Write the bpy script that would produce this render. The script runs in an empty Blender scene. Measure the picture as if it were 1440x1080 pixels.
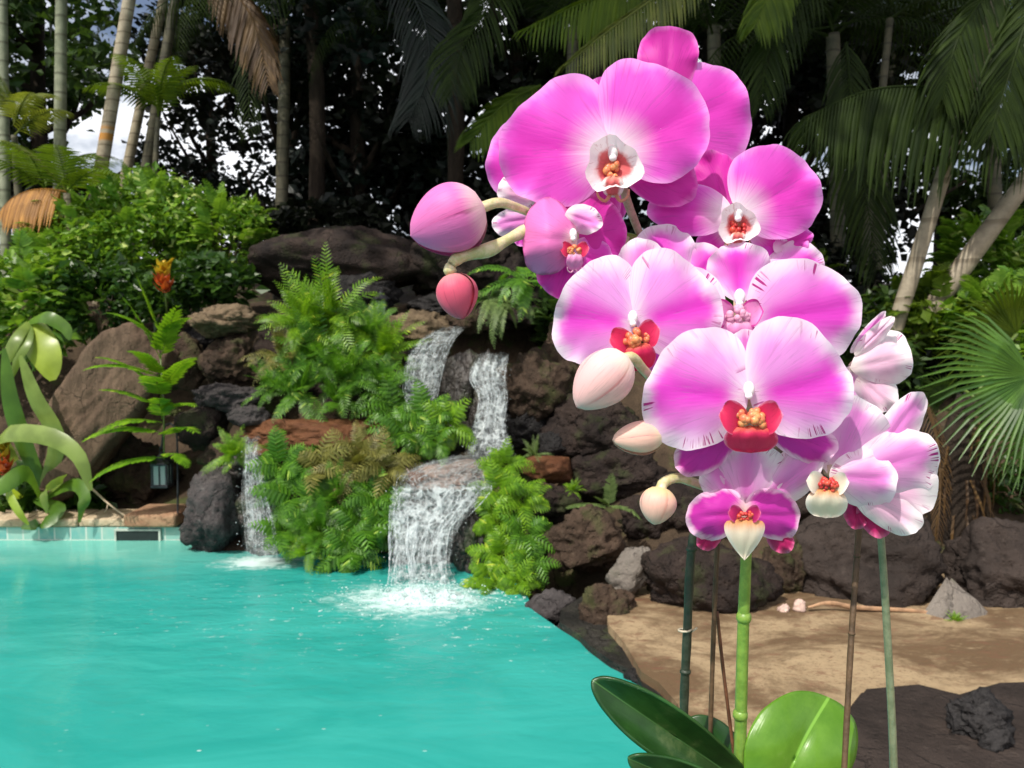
import bpy, bmesh, math, random
import numpy as np
from mathutils import Vector, Matrix, Euler, noise

C = bpy.context.scene.collection
R = math.radians
rng = random.Random(7)
nrg = np.random.default_rng(11)

# ------------------------------------------------------------ camera
F = 1130.0                    # focal length in pixels of the 1440 px wide photograph
CAM = Vector((0, 0, 1.5))
PITCH = R(3.55)
FWD = Vector((0, math.cos(PITCH), -math.sin(PITCH)))
UP = Vector((0, math.sin(PITCH), math.cos(PITCH)))

def ray(px, py):
    return FWD + Vector((1, 0, 0)) * ((px - 720) / F) + UP * ((540 - py) / F)

def P(px, py, Y):
    """world point at distance Y (along +Y) that lies on the sight line px, py"""
    d = ray(px, py)
    return CAM + d * (Y / d.y)

def PZ(px, py, z):
    d = ray(px, py)
    return CAM + d * ((z - CAM.z) / d.z)

cam = bpy.data.cameras.new('camera')
cam.sensor_width = 36
cam.lens = 36 * F / 1440
cam.clip_start = 0.02
cam.clip_end = 1000
cam.dof.use_dof = True
cam.dof.focus_distance = 0.46
cam.dof.aperture_fstop = 26
co = bpy.data.objects.new('camera', cam)
C.objects.link(co)
co.location = CAM
co.rotation_euler = (R(90) - PITCH, 0, 0)
bpy.context.scene.camera = co

# ------------------------------------------------------------ object helpers
def tag(o, label=None, cat=None, group=None, kind=None):
    if label: o['label'] = label
    if cat: o['category'] = cat
    if group: o['group'] = group
    if kind: o['kind'] = kind
    return o

def empty(name, loc, rot=(0, 0, 0), label=None, cat=None, group=None):
    o = bpy.data.objects.new(name, None)
    C.objects.link(o)
    o.location = loc
    o.rotation_euler = rot
    o.empty_display_size = 0.1
    return tag(o, label, cat, group)

def wloc(o):
    v = Vector(o.location)
    while o.parent:
        o = o.parent
        v = v + Vector(o.location)
    return v

def link(name, me, mats, parent=None, loc=(0, 0, 0), rot=(0, 0, 0), scale=(1, 1, 1)):
    if me.materials is not None and len(me.materials) == 0:
        for m in (mats if isinstance(mats, (list, tuple)) else [mats]):
            me.materials.append(m)
    o = bpy.data.objects.new(name, me)
    C.objects.link(o)
    if parent: o.parent = parent
    o.location = loc
    o.rotation_euler = rot
    o.scale = scale
    return o

def dup(root, loc, rot, scale=1.0, label=None, group=None):
    r = root.copy(); C.objects.link(r)
    r.location = loc; r.rotation_euler = rot
    r.scale = (scale,) * 3 if not hasattr(scale, '__len__') else scale
    if label: r['label'] = label
    if group: r['group'] = group
    for ch in list(root.children):
        c = ch.copy(); C.objects.link(c); c.parent = r
        for g in list(ch.children):
            d = g.copy(); C.objects.link(d); d.parent = c
    return r

class MB:
    """collects vertices, faces, material indices and per-vertex attributes for ONE mesh"""
    def __init__(self):
        self.v = []; self.f = []; self.m = []; self.a = {}
    def attr(self, name, start, vals):
        self.a.setdefault(name, []).append((start, vals))
    def grid(self, pts, nu, nv, mat=0, close=False, attrs=None):
        s = len(self.v); self.v += [tuple(p) for p in pts]
        for i in range(nu - 1):
            for j in range(nv - (0 if close else 1)):
                j2 = (j + 1) % nv
                self.f.append((s + i*nv + j, s + i*nv + j2, s + (i+1)*nv + j2, s + (i+1)*nv + j)); self.m.append(mat)
        if attrs:
            for k, vals in attrs.items(): self.attr(k, s, vals)
        return s
    def tube(self, pts, rad, n=8, mat=0, cap=True, attrs=None):
        pts = [Vector(p) for p in pts]
        if not hasattr(rad, '__len__'): rad = [rad] * len(pts)
        out = []; ref = Vector((0.31, 0.17, 0.93)); al = []
        for i, p in enumerate(pts):
            t = (pts[min(i+1, len(pts)-1)] - pts[max(i-1, 0)])
            if t.length < 1e-9: t = Vector((0, 0, 1))
            t.normalize()
            a = t.cross(ref)
            if a.length < 0.15: a = t.cross(Vector((1, 0, 0)))
            a.normalize(); b = t.cross(a)
            ref = a.cross(t) * -1 if False else ref
            for k in range(n):
                th = 2 * math.pi * k / n
                out.append(p + (a * math.cos(th) + b * math.sin(th)) * rad[i]); al.append(i / max(1, len(pts)-1))
        s = self.grid(out, len(pts), n, mat, close=True, attrs={'along': al})
        if cap:
            self.f.append(tuple(s + k for k in range(n))[::-1]); self.m.append(mat)
            e = s + (len(pts)-1) * n
            self.f.append(tuple(e + k for k in range(n))); self.m.append(mat)
    def ball(self, c, r, nu=10, nv=12, mat=0, rot=None, attrs=None):
        if not hasattr(r, '__len__'): r = (r, r, r)
        pts = []
        for i in range(nu):
            ph = math.pi * i / (nu - 1)
            for j in range(nv):
                th = 2 * math.pi * j / nv
                q = Vector((math.sin(ph)*math.cos(th)*r[0], math.sin(ph)*math.sin(th)*r[1], math.cos(ph)*r[2]))
                if rot: q = rot @ q
                pts.append(Vector(c) + q)
        self.grid(pts, nu, nv, mat, close=True)
    def box(self, c, s, mat=0, rot=None, bev=0.0):
        c = Vector(c); b = min(bev, min(s) * 0.45)
        h = [x / 2 for x in s]
        if b <= 0:
            q = [Vector((x*h[0], y*h[1], z*h[2])) for x in (-1, 1) for y in (-1, 1) for z in (-1, 1)]
            fs = [(0, 1, 3, 2), (4, 6, 7, 5), (0, 4, 5, 1), (2, 3, 7, 6), (0, 2, 6, 4), (1, 5, 7, 3)]
        else:
            bm = bmesh.new(); bmesh.ops.create_cube(bm, size=1)
            for v in bm.verts: v.co = Vector((v.co.x*s[0], v.co.y*s[1], v.co.z*s[2]))
            bmesh.ops.bevel(bm, geom=list(bm.edges), offset=b, segments=2, affect='EDGES', profile=0.6)
            bm.verts.index_update()
            q = [v.co.copy() for v in bm.verts]; fs = [tuple(v.index for v in f.verts) for f in bm.faces]; bm.free()
        if rot: q = [rot @ x for x in q]
        s0 = len(self.v); self.v += [tuple(c + x) for x in q]
        for f in fs: self.f.append(tuple(s0 + i for i in f)); self.m.append(mat)
    def poly(self, pts, z0, z1, mat=0):
        """vertical prism on a plan outline, anticlockwise"""
        n = len(pts); s = len(self.v)
        self.v += [(p[0], p[1], z0) for p in pts] + [(p[0], p[1], z1) for p in pts]
        self.f.append(tuple(s + n + i for i in range(n))); self.m.append(mat)
        self.f.append(tuple(s + i for i in range(n))[::-1]); self.m.append(mat)
        for i in range(n):
            j = (i + 1) % n
            self.f.append((s + i, s + j, s + n + j, s + n + i)); self.m.append(mat)
    def mesh(self, name, smooth=True, origin=(0, 0, 0)):
        me = bpy.data.meshes.new(name)
        o = Vector(origin)
        me.from_pydata([(v[0]-o.x, v[1]-o.y, v[2]-o.z) for v in self.v], [], self.f)
        me.polygons.foreach_set('material_index', self.m)
        me.polygons.foreach_set('use_smooth', [smooth] * len(self.f))
        for k, parts in self.a.items():
            at = me.attributes.new(k, 'FLOAT', 'POINT')
            arr = np.zeros(len(self.v), np.float32)
            for s, vals in parts: arr[s:s+len(vals)] = vals
            at.data.foreach_set('value', arr)
        me.update()
        return me
    def build(self, name, mats, parent=None, origin=(0, 0, 0), smooth=True):
        """links the world-space shape as ONE mesh object with its origin at `origin`"""
        me = self.mesh(name, smooth, origin)
        loc = Vector(origin) - (wloc(parent) if parent else Vector((0, 0, 0)))
        return link(name, me, mats, parent, loc)

def np_mesh(name, v, f, attrs=None, smooth=False, fn=3):
    """mesh from numpy arrays: v (N,3), f (M,fn)"""
    me = bpy.data.meshes.new(name)
    me.vertices.add(len(v)); me.vertices.foreach_set('co', np.asarray(v, np.float32).ravel())
    me.loops.add(f.size); me.loops.foreach_set('vertex_index', f.astype(np.int32).ravel())
    me.polygons.add(len(f))
    me.polygons.foreach_set('loop_start', np.arange(0, f.size, fn, dtype=np.int32))
    me.polygons.foreach_set('loop_total', np.full(len(f), fn, np.int32))
    me.polygons.foreach_set('use_smooth', np.full(len(f), smooth, bool))
    for k, vals in (attrs or {}).items():
        at = me.attributes.new(k, 'FLOAT', 'POINT'); at.data.foreach_set('value', np.asarray(vals, np.float32))
    me.update(calc_edges=True); me.validate()
    return me

def spline(pts, n):
    """Catmull-Rom through 3-D points (Vectors), n samples"""
    pts = [Vector(p) for p in pts]
    q = [pts[0]*2 - pts[1]] + pts + [pts[-1]*2 - pts[-2]]
    out = []
    for i in range(n):
        s = i / (n - 1) * (len(pts) - 1); k = min(int(s), len(pts) - 2); t = s - k
        a, b, c, d = q[k], q[k+1], q[k+2], q[k+3]
        out.append(0.5 * ((2*b) + (c - a)*t + (2*a - 5*b + 4*c - d)*t*t + (3*b - a - 3*c + d)*t**3))
    return out

def lerp(a, b, t): return a + (b - a) * t
def sstep(a, b, x):
    t = min(1, max(0, (x - a) / (b - a))); return t*t*(3 - 2*t)

# ------------------------------------------------------------ material helpers
class NT:
    def __init__(self, name):
        self.m = bpy.data.materials.new(name); self.m.use_nodes = True
        self.t = self.m.node_tree; self.t.nodes.clear()
        self.out = self.n('ShaderNodeOutputMaterial')
    def n(self, kind, **kw):
        x = self.t.nodes.new(kind)
        for k, v in kw.items():
            if k in ('operation', 'blend_type', 'data_type', 'attribute_name', 'noise_dimensions', 'feature', 'wave_type', 'bands_direction', 'distance', 'normalize', 'interpolation_type', 'clamp', 'use_clamp'):
                setattr(x, k, v)
            else:
                s = x.inputs[k.replace('_', ' ')] if k.replace('_', ' ') in x.inputs else x.inputs[k]
                self.set(s, v)
        return x
    def set(self, sock, v):
        if isinstance(v, bpy.types.NodeSocket): self.t.links.new(v, sock)
        elif isinstance(v, bpy.types.Node): self.t.links.new(v.outputs[0], sock)
        elif hasattr(v, '__len__') and len(v) == 3 and sock.type == 'RGBA': sock.default_value = (*v, 1)
        else: sock.default_value = v
    def attr(self, name): return self.n('ShaderNodeAttribute', attribute_name=name).outputs['Fac']
    def math(self, op, a, b=0.0, c=None, clamp=False):
        x = self.n('ShaderNodeMath', operation=op, use_clamp=clamp)
        self.set(x.inputs[0], a); self.set(x.inputs[1], b)
        if c is not None: self.set(x.inputs[2], c)
        return x.outputs[0]
    def step(self, x, a, b, lo=0.0, hi=1.0):
        y = self.n('ShaderNodeMapRange', interpolation_type='SMOOTHSTEP')
        self.set(y.inputs['Value'], x)
        for k, v in (('From Min', a), ('From Max', b), ('To Min', lo), ('To Max', hi)): self.set(y.inputs[k], v)
        return y.outputs[0]
    def mix(self, fac, a, b, mode='MIX'):
        x = self.n('ShaderNodeMix', data_type='RGBA', blend_type=mode)
        self.set(x.inputs['Factor'], fac); self.set(x.inputs['A'], a) if False else None
        ins = [i for i in x.inputs if i.type == 'RGBA']
        self.set(ins[0], a); self.set(ins[1], b)
        return [o for o in x.outputs if o.type == 'RGBA'][0]
    def coord(self, kind='Object'): return self.n('ShaderNodeTexCoord').outputs[kind]
    def mapping(self, vec, scale=(1, 1, 1), loc=(0, 0, 0)):
        x = self.n('ShaderNodeMapping'); self.set(x.inputs['Vector'], vec)
        x.inputs['Scale'].default_value = scale; x.inputs['Location'].default_value = loc
        return x.outputs[0]
    def noise(self, vec, scale, detail=4, rough=0.55, dist=0.0):
        x = self.n('ShaderNodeTexNoise'); 
        if vec is not None: self.set(x.inputs['Vector'], vec)
        x.inputs['Scale'].default_value = scale; x.inputs['Detail'].default_value = detail
        x.inputs['Roughness'].default_value = rough; x.inputs['Distortion'].default_value = dist
        return x.outputs['Fac']
    def voronoi(self, vec, scale, feature='F1', out='Distance'):
        x = self.n('ShaderNodeTexVoronoi', feature=feature); self.set(x.inputs['Vector'], vec)
        x.inputs['Scale'].default_value = scale
        return x.outputs[out]
    def bump(self, h, strength=0.5, dist=0.01, normal=None):
        x = self.n('ShaderNodeBump'); self.set(x.inputs['Height'], h)
        x.inputs['Strength'].default_value = strength; x.inputs['Distance'].default_value = dist
        if normal is not None: self.set(x.inputs['Normal'], normal)
        return x.outputs[0]
    def combine(self, x, y, z=0.0):
        c = self.n('ShaderNodeCombineXYZ')
        for s, v in zip(c.inputs, (x, y, z)): self.set(s, v)
        return c.outputs[0]
    def principled(self, col, rough=0.6, normal=None, **kw):
        b = self.n('ShaderNodeBsdfPrincipled')
        self.set(b.inputs['Base Color'], col); self.set(b.inputs['Roughness'], rough)
        if normal is not None: self.set(b.inputs['Normal'], normal)
        for k, v in kw.items(): self.set(b.inputs[k.replace('_', ' ')], v)
        return b.outputs[0]
    def surf(self, s): self.t.links.new(s, self.out.inputs['Surface']); return self.m

def leaf_mat(name, lo, hi, trans=0.3, rough=0.45, tip=None, spec=0.5):
    """foliage: colour drifts leaf by leaf (attribute rnd), some light comes through"""
    t = NT(name)
    r = t.attr('rnd')
    col = t.mix(t.step(r, 0.0, 1.0), lo, hi)
    nz = t.noise(t.coord(), 6.0, 3)
    col = t.mix(t.step(nz, 0.35, 0.7, 0, 0.55), col, tuple(x * 0.6 for x in lo))
    if tip is not None:
        col = t.mix(t.step(r, 0.86, 0.98), col, tip)
    p = t.principled(col, rough, Specular_IOR_Level=spec)
    tr = t.n('ShaderNodeBsdfTranslucent')
    t.set(tr.inputs['Color'], t.mix(0.5, col, tuple(min(1, x) for x in (hi[0]*1.5, hi[1]*1.5, hi[2]*0.6))))
    ms = t.n('ShaderNodeMixShader'); ms.inputs[0].default_value = trans
    t.t.links.new(p, ms.inputs[1]); t.t.links.new(tr.outputs[0], ms.inputs[2])
    return t.surf(ms.outputs[0])

def plain_mat(name, col, rough=0.6, var=0.25, scale=20, bump=0.0, bscale=60, **kw):
    t = NT(name)
    v = t.coord()
    nz = t.noise(v, scale, 4)
    c = t.mix(t.step(nz, 0.3, 0.7), tuple(x*(1-var) for x in col), tuple(min(1, x*(1+var)) for x in col))
    nm = t.bump(t.noise(v, bscale, 4), bump, 0.004) if bump else None
    return t.surf(t.principled(c, rough, nm, **kw))

def rock_mat(name, lo, hi, pale=(0.3, 0.27, 0.24), pale_amt=0.35, pit=0.7, rough=0.85, moss=0.0, streak=None, sc=1.0):
    t = NT(name)
    g = t.n('ShaderNodeNewGeometry').outputs['Position']
    v = t.coord()
    vec = g
    if streak: vec = t.mapping(g, streak)
    n1 = t.noise(vec, 3.0*sc, 6, 0.65)
    n2 = t.noise(vec, 17.0*sc, 5, 0.7)
    col = t.mix(t.step(n1, 0.3, 0.7), lo, hi)
    col = t.mix(t.step(n2, 0.56, 0.75, 0, pale_amt), col, pale)
    col = t.mix(t.step(n2, 0.45, 0.28, 0, 0.7), col, tuple(x*0.4 for x in lo))
    if moss:
        n3 = t.noise(g, 5.0, 5, 0.6)
        col = t.mix(t.step(n3, 0.52, 0.66, 0, moss), col, (0.05, 0.085, 0.015))
    vo = t.voronoi(g, 38*sc)
    h = t.math('MULTIPLY_ADD', n2, 0.9, t.math('MULTIPLY', t.step(vo, 0.0, 0.45), 0.5*pit))
    h = t.math('ADD', h, t.math('MULTIPLY', t.noise(g, 90*sc, 3, 0.6), 0.25))
    # a few wandering cracks
    ck = t.voronoi(t.mix(.22, g, t.n('ShaderNodeTexNoise', Vector=g, Scale=5.0, Detail=5.0).outputs['Color']), 3.4*sc, 'DISTANCE_TO_EDGE')
    crack = t.math('MULTIPLY', t.step(ck, .022, .004), t.step(n1, .42, .56))
    col = t.mix(t.math('MULTIPLY', crack, .35), col, tuple(x*.3 for x in lo))
    h = t.math('SUBTRACT', h, t.math('MULTIPLY', crack, .45))
    return t.surf(t.principled(col, rough, t.bump(h, 0.9, 0.02/sc), Specular_IOR_Level=0.22 if rough > .5 else 0.5))
# ------------------------------------------------------------ light and sky
SUN_EL, SUN_AZ = R(53), R(-146)      # azimuth from +Y towards +X: behind the camera, to the left
sun_dir = Vector((math.sin(SUN_AZ)*math.cos(SUN_EL), math.cos(SUN_AZ)*math.cos(SUN_EL), math.sin(SUN_EL)))
sl = bpy.data.lights.new('sun', 'SUN'); sl.energy = 3.2; sl.angle = R(0.55); sl.color = (1.0, 0.95, 0.86)
so = bpy.data.objects.new('sun', sl); C.objects.link(so)
so.rotation_euler = (-sun_dir).to_track_quat('-Z', 'Y').to_euler()
w = bpy.data.worlds.new('World'); bpy.context.scene.world = w; w.use_nodes = True
nt = w.node_tree; nt.nodes.clear()
sky = nt.nodes.new('ShaderNodeTexSky'); sky.sky_type = 'NISHITA'; sky.sun_disc = False
sky.sun_elevation = SUN_EL; sky.sun_rotation = SUN_AZ
sky.air_density = 0.8; sky.dust_density = 6.0; sky.ozone_density = 1.0
bg = nt.nodes.new('ShaderNodeBackground'); bg.inputs['Strength'].default_value = 0.11
wo = nt.nodes.new('ShaderNodeOutputWorld')
# drifting white cloud over the blue
tc = nt.nodes.new('ShaderNodeTexCoord'); mp = nt.nodes.new('ShaderNodeMapping'); mp.inputs['Scale'].default_value = (1, 1, 2.2)
cn = nt.nodes.new('ShaderNodeTexNoise'); cn.inputs['Scale'].default_value = 2.3; cn.inputs['Detail'].default_value = 7; cn.inputs['Roughness'].default_value = .6
cr_ = nt.nodes.new('ShaderNodeMapRange'); cr_.interpolation_type = 'SMOOTHSTEP'; cr_.inputs['From Min'].default_value = .40; cr_.inputs['From Max'].default_value = .58
mx = nt.nodes.new('ShaderNodeMix'); mx.data_type = 'RGBA'
nt.links.new(tc.outputs['Generated'], mp.inputs[0]); nt.links.new(mp.outputs[0], cn.inputs['Vector']); nt.links.new(cn.outputs['Fac'], cr_.inputs['Value'])
ci = [i for i in mx.inputs if i.type == 'RGBA']; nt.links.new(cr_.outputs[0], mx.inputs['Factor'])
nt.links.new(sky.outputs[0], ci[0]); ci[1].default_value = (8.6, 8.8, 9.2, 1)
nt.links.new([o for o in mx.outputs if o.type == 'RGBA'][0], bg.inputs[0]); nt.links.new(bg.outputs[0], wo.inputs[0])
sc = bpy.context.scene
sc.view_settings.view_transform = 'Standard'; sc.view_settings.look = 'None'
sc.view_settings.exposure = 0.45; sc.view_settings.gamma = 1
sc.render.engine = 'CYCLES'
sc.cycles.max_bounces = 8; sc.cycles.transparent_max_bounces = 24
sc.cycles.use_denoising = True

# ------------------------------------------------------------ ground
M = {}
M['soil'] = rock_mat('soil', (0.035, 0.024, 0.016), (0.085, 0.058, 0.036), (0.16, 0.12, 0.08), 0.4, 0.3, 0.95, moss=0.5)

def start_y(x):
    """where the planted bank begins to rise"""
    return lerp(lerp(6.15, 5.45, sstep(-2.7, -2.2, x)), 4.75, sstep(0.1, 1.1, x))
def ground_z(x, y):
    y0 = start_y(x)
    top = lerp(1.75, 1.35, sstep(1.0, 3.0, x))
    z = -0.45 + 0.5 * sstep(-0.25, 0.05, y - y0) + top * sstep(0.0, 2.6, y - y0)
    z += 1.0 * sstep(9.6, 13.5, y)
    if y > 5: z += 0.12 * noise.fractal(Vector((x*0.7, y*0.7, 0)), 0.8, 2.0, 3)
    return z
ax = sorted(set([round(-8 + 0.16*i, 3) for i in range(101)] + [-400, -150, -60, -30, -18, -12, -10, 10, 12, 18, 30, 60, 150, 400]))
ay = sorted(set([round(3.6 + 0.14*i, 3) for i in range(60)] + [-400, -150, -50, -20, -8, -3, 0, 2, 3, 12.5, 13.5, 15, 18, 24, 40, 80, 160, 400]))
b = MB()
b.grid([(x, y, ground_z(x, y)) for y in ay for x in ax], len(ay), len(ax))
tag(b.build('ground', M['soil']), kind='structure')

# ------------------------------------------------------------ pool
def water_material():
    t = NT('pool_water')
    g = t.n('ShaderNodeNewGeometry').outputs['Position']
    gx = t.n('ShaderNodeSeparateXYZ'); t.set(gx.inputs[0], g)
    n0 = t.noise(t.mapping(g, (0.5, 1.3, 1)), 1.8, 5, 0.6, 1.2)
    col = t.mix(t.step(n0, 0.3, 0.7), (0.018, 0.258, 0.226), (0.034, 0.318, 0.280))
    # shallow ledge in front of the tile band is paler
    shallow = t.step(t.math('ADD', gx.outputs[1], t.math('MULTIPLY', t.noise(g, 1.5, 3), 1.0)), 5.2, 6.3)
    left = t.step(gx.outputs[0], -1.2, -2.6)
    col = t.mix(t.math('MULTIPLY', t.math('MULTIPLY', shallow, left), 0.6), col, (0.20, 0.50, 0.41))
    # churned, aerated water round the foot of the falls
    fc = PZ(585, 842, 0)
    dx = t.math('MULTIPLY', t.math('SUBTRACT', gx.outputs[0], fc.x), 1.15)
    dy = t.math('MULTIPLY', t.math('SUBTRACT', gx.outputs[1], fc.y), 1.75)
    d = t.math('SQRT', t.math('ADD', t.math('MULTIPLY', dx, dx), t.math('MULTIPLY', dy, dy)))
    fn = t.noise(t.mapping(g, (1.0, 1.8, 1)), 9.0, 6, 0.72, 0.6)
    fn2 = t.noise(g, 42.0, 4, 0.7)
    core = t.step(t.math('ADD', d, t.math('MULTIPLY', t.math('SUBTRACT', fn, 0.5), 1.3)), 0.66, 0.02)
    fleck = t.math('MULTIPLY', t.step(d, 2.2, 0.5), t.step(t.math('MULTIPLY_ADD', fn, 0.75, t.math('MULTIPLY', fn2, 0.35)), 0.62, 0.74))
    foam = t.math('MAXIMUM', t.math('MULTIPLY', core, .8), t.math('MULTIPLY', fleck, 0.75))
    fc2 = PZ(365, 790, 0)
    dx = t.math('SUBTRACT', gx.outputs[0], fc2.x); dy = t.math('MULTIPLY', t.math('SUBTRACT', gx.outputs[1], fc2.y), 1.6)
    d2 = t.math('SQRT', t.math('ADD', t.math('MULTIPLY', dx, dx), t.math('MULTIPLY', dy, dy)))
    foam = t.math('MAXIMUM', foam, t.math('MULTIPLY', t.step(t.math('ADD', d2, t.math('MULTIPLY', t.math('SUBTRACT', fn, 0.5), 0.7)), 0.36, 0.05), 0.7))
    # little stray bubbles drifting over the pool
    bub = t.math('MULTIPLY', t.step(t.voronoi(t.mapping(g, (1, 1.6, 1)), 7.0), 0.085, 0.03), t.step(t.noise(g, 1.3, 2), 0.47, 0.62))
    foam = t.math('MAXIMUM', foam, t.math('MULTIPLY', bub, 0.4))
    col = t.mix(foam, col, (0.82, 0.92, 0.90))
    w1 = t.noise(t.mapping(g, (0.8, 1.6, 1)), 5.0, 3, 0.5, 0.4)
    w2 = t.noise(t.mapping(g, (1, 1.7, 1)), 19.0, 3, 0.55)
    near = t.step(d, 3.2, 0.3, 0.25, 1.0)
    h = t.math('MULTIPLY', t.math('MULTIPLY_ADD', w1, 1.0, t.math('MULTIPLY', w2, 0.30)), near)
    h = t.math('ADD', h, t.math('MULTIPLY', foam, 0.35))
    return t.surf(t.principled(col, t.math('MULTIPLY_ADD', foam, 0.5, 0.10), t.bump(h, 0.34, 0.045), IOR=1.28))
M['water'] = water_material()
pool = [(-9, -4), (1.35, -4), (1.1, -0.5), (0.9, 1.2), (0.72, 2.2), (0.545, 2.80), (0.558, 3.2), (0.542, 3.40), (0.447, 3.53), (0.371, 3.71), (0.339, 3.83), (0.248, 4.0), (0.114, 4.29), (0.05, 4.9), (-0.1, 5.35), (-1.9, 5.55), (-2.45, 5.78), (-9, 5.78)]
b = MB(); b.poly(pool, -0.4, 0.0)
tag(b.build('pool_water', M['water'], smooth=False), kind='structure')

def tile_material():
    t = NT('pool_tiles')
    g = t.n('ShaderNodeNewGeometry').outputs['Position']
    s = t.n('ShaderNodeSeparateXYZ'); t.set(s.inputs[0], g)
    br = t.n('ShaderNodeTexBrick'); br.offset = 0.0; br.squash = 1.0
    t.set(br.inputs['Vector'], t.combine(s.outputs[0], s.outputs[2]))
    br.inputs['Scale'].default_value = 1.0
    br.inputs['Brick Width'].default_value = 0.115; br.inputs['Row Height'].default_value = 0.115
    br.inputs['Mortar Size'].default_value = 0.006
    br.inputs['Color1'].default_value = (0.10, 0.33, 0.31, 1); br.inputs['Color2'].default_value = (0.26, 0.46, 0.40, 1)
    br.inputs['Mortar'].default_value = (0.5, 0.55, 0.5, 1)
    col = t.mix(t.step(t.noise(g, 14, 4), 0.35, 0.7, 0, 0.5), br.outputs[0], (0.36, 0.48, 0.40))
    return t.surf(t.principled(col, 0.2))
M['tiles'] = tile_material()
b = MB(); b.box((-5.72, 5.88, -0.14), (6.6, 0.2, 0.47))
tag(b.build('pool_wall', M['tiles'], smooth=False), kind='structure')

# skimmer mouth in the tile band
M['dark'] = plain_mat('dark_opening', (0.008, 0.014, 0.013), 0.5)
M['plastic'] = plain_mat('pale_plastic', (0.42, 0.46, 0.40), 0.4)
sk = empty('pool_skimmer', (P(195, 766, 5.77).x, 5.775, 0.0), label='dark rectangular skimmer opening in the teal tile band under the raised coping stone', cat='skimmer')
x0, x1 = P(165, 766, 5.77).x, P(224, 766, 5.77).x
b = MB(); b.box(((x0+x1)/2, 5.772, 0.035), (x1-x0, 0.012, 0.075)); b.build('opening', M['dark'], sk, sk.location, False)
b = MB()
b.box(((x0+x1)/2, 5.768, 0.079), (x1-x0+0.03, 0.022, 0.012)); b.box((x0-0.008, 5.768, 0.033), (0.014, 0.022, 0.078)); b.box((x1+0.008, 5.768, 0.033), (0.014, 0.022, 0.078))
b.build('frame', M['plastic'], sk, sk.location, False)

# coping stones along the left edge of the pool
M['coping'] = rock_mat('coping_stone', (0.36, 0.26, 0.16), (0.52, 0.42, 0.29), (0.66, 0.58, 0.44), 0.5, 0.1, 0.75, sc=1.5)
M['coping_red'] = rock_mat('reddish_coping_stone', (0.24, 0.12, 0.07), (0.40, 0.25, 0.15), (0.5, 0.38, 0.25), 0.4, 0.1, 0.8, sc=1.5)
edges = [-60, 40, 112, 182]
b = MB(); b.box((P(-60, 750, 5.8).x - 1.25, 5.93, 0.127), (2.48, 0.34, 0.062), bev=0.014)
tag(b.build('coping_stone', M['coping'], origin=(-5.3, 5.93, 0.1)), 'long tan coping stone running on past the left edge of the photo', 'coping stone', 'coping stones along the pool edge')
labs = ['pale tan coping stone at the left edge of the photo above the pool tiles', 'sunlit cream coping stone second from the left photo edge above the pool tiles', 'cream coping stone just left of the raised brown coping stone']
for k in range(3):
    xa, xb = P(edges[k], 750, 5.8).x, P(edges[k+1], 750, 5.8).x
    b = MB(); b.box(((xa+xb)/2, 5.93 + 0.01*k, 0.128), (xb-xa-0.012, 0.34, 0.062), bev=0.014)
    tag(b.build('coping_stone', M['coping'], origin=((xa+xb)/2, 5.93, 0.1)), labs[k], 'coping stone', 'coping stones along the pool edge')
xa, xb = P(178, 740, 5.8).x, P(250, 740, 5.8).x
b = MB(); b.box(((xa+xb)/2+.01, 5.93, 0.15), (xb-xa, 0.40, 0.095), bev=0.02)
tag(b.build('coping_stone', M['coping_red'], origin=((xa+xb)/2, 5.93, 0.1)), 'raised reddish brown coping stone over the dark skimmer opening', 'coping stone', 'coping stones along the pool edge')

# ------------------------------------------------------------ patio of tan flagstone right of the pool
def patio_material():
    t = NT('patio_sandstone')
    g = t.n('ShaderNodeNewGeometry').outputs['Position']
    n1 = t.noise(t.mapping(g, (1.0, 1.5, 1), (.6, .3, 0)), 1.5, 8, 0.72, 0.6)
    n2 = t.noise(t.mapping(g, (1.6, 3.0, 1)), 6.5, 7, 0.75, 0.5)
    n3 = t.noise(g, 60, 4, 0.7)
    col = t.mix(t.step(n1, 0.40, 0.60), (0.115, 0.068, 0.030), (0.35, 0.255, 0.145))  # broad mottling, with shade on the patio also put into its dark patches
    col = t.mix(t.step(n2, 0.52, 0.66, 0, 0.75), col, (0.15, 0.065, 0.034))
    col = t.mix(t.step(n2, 0.44, 0.30, 0, 0.7), col, (0.36, 0.27, 0.16))
    col = t.mix(t.step(n3, 0.50, 0.70, 0, 0.7), col, (0.12, 0.07, 0.035))
    cr = t.voronoi(t.mapping(t.mix(0.35, g, t.n('ShaderNodeTexNoise', Vector=g, Scale=2.0).outputs['Color']), (1.0, 1.5, 0)), 0.9, 'DISTANCE_TO_EDGE')
    col = t.mix(t.step(cr, 0.012, 0.004, 0, 0.0), col, (0.08, 0.055, 0.03))
    h = t.math('ADD', t.math('MULTIPLY', n2, 0.6), t.math('ADD', t.math('MULTIPLY', n3, 0.25), t.step(cr, 0.0, 0.03, 0, 0.0)))
    return t.surf(t.principled(col, 0.8, t.bump(h, 0.9, 0.02)))
M['patio'] = patio_material()
deck = [(0.66, 2.6), (0.637, 3.04), (0.602, 3.21), (0.548, 3.32), (0.52, 3.635), (0.475, 3.87), (0.5, 4.3), (0.9, 5.2), (9, 5.2), (9, -4), (1.42, -4), (1.2, -0.5), (1.0, 1.2), (0.76, 2.2)]
b = MB(); b.poly(deck[::-1], -0.44, 0.075)
tag(b.build('patio', M['patio'], smooth=False), kind='structure')

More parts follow.
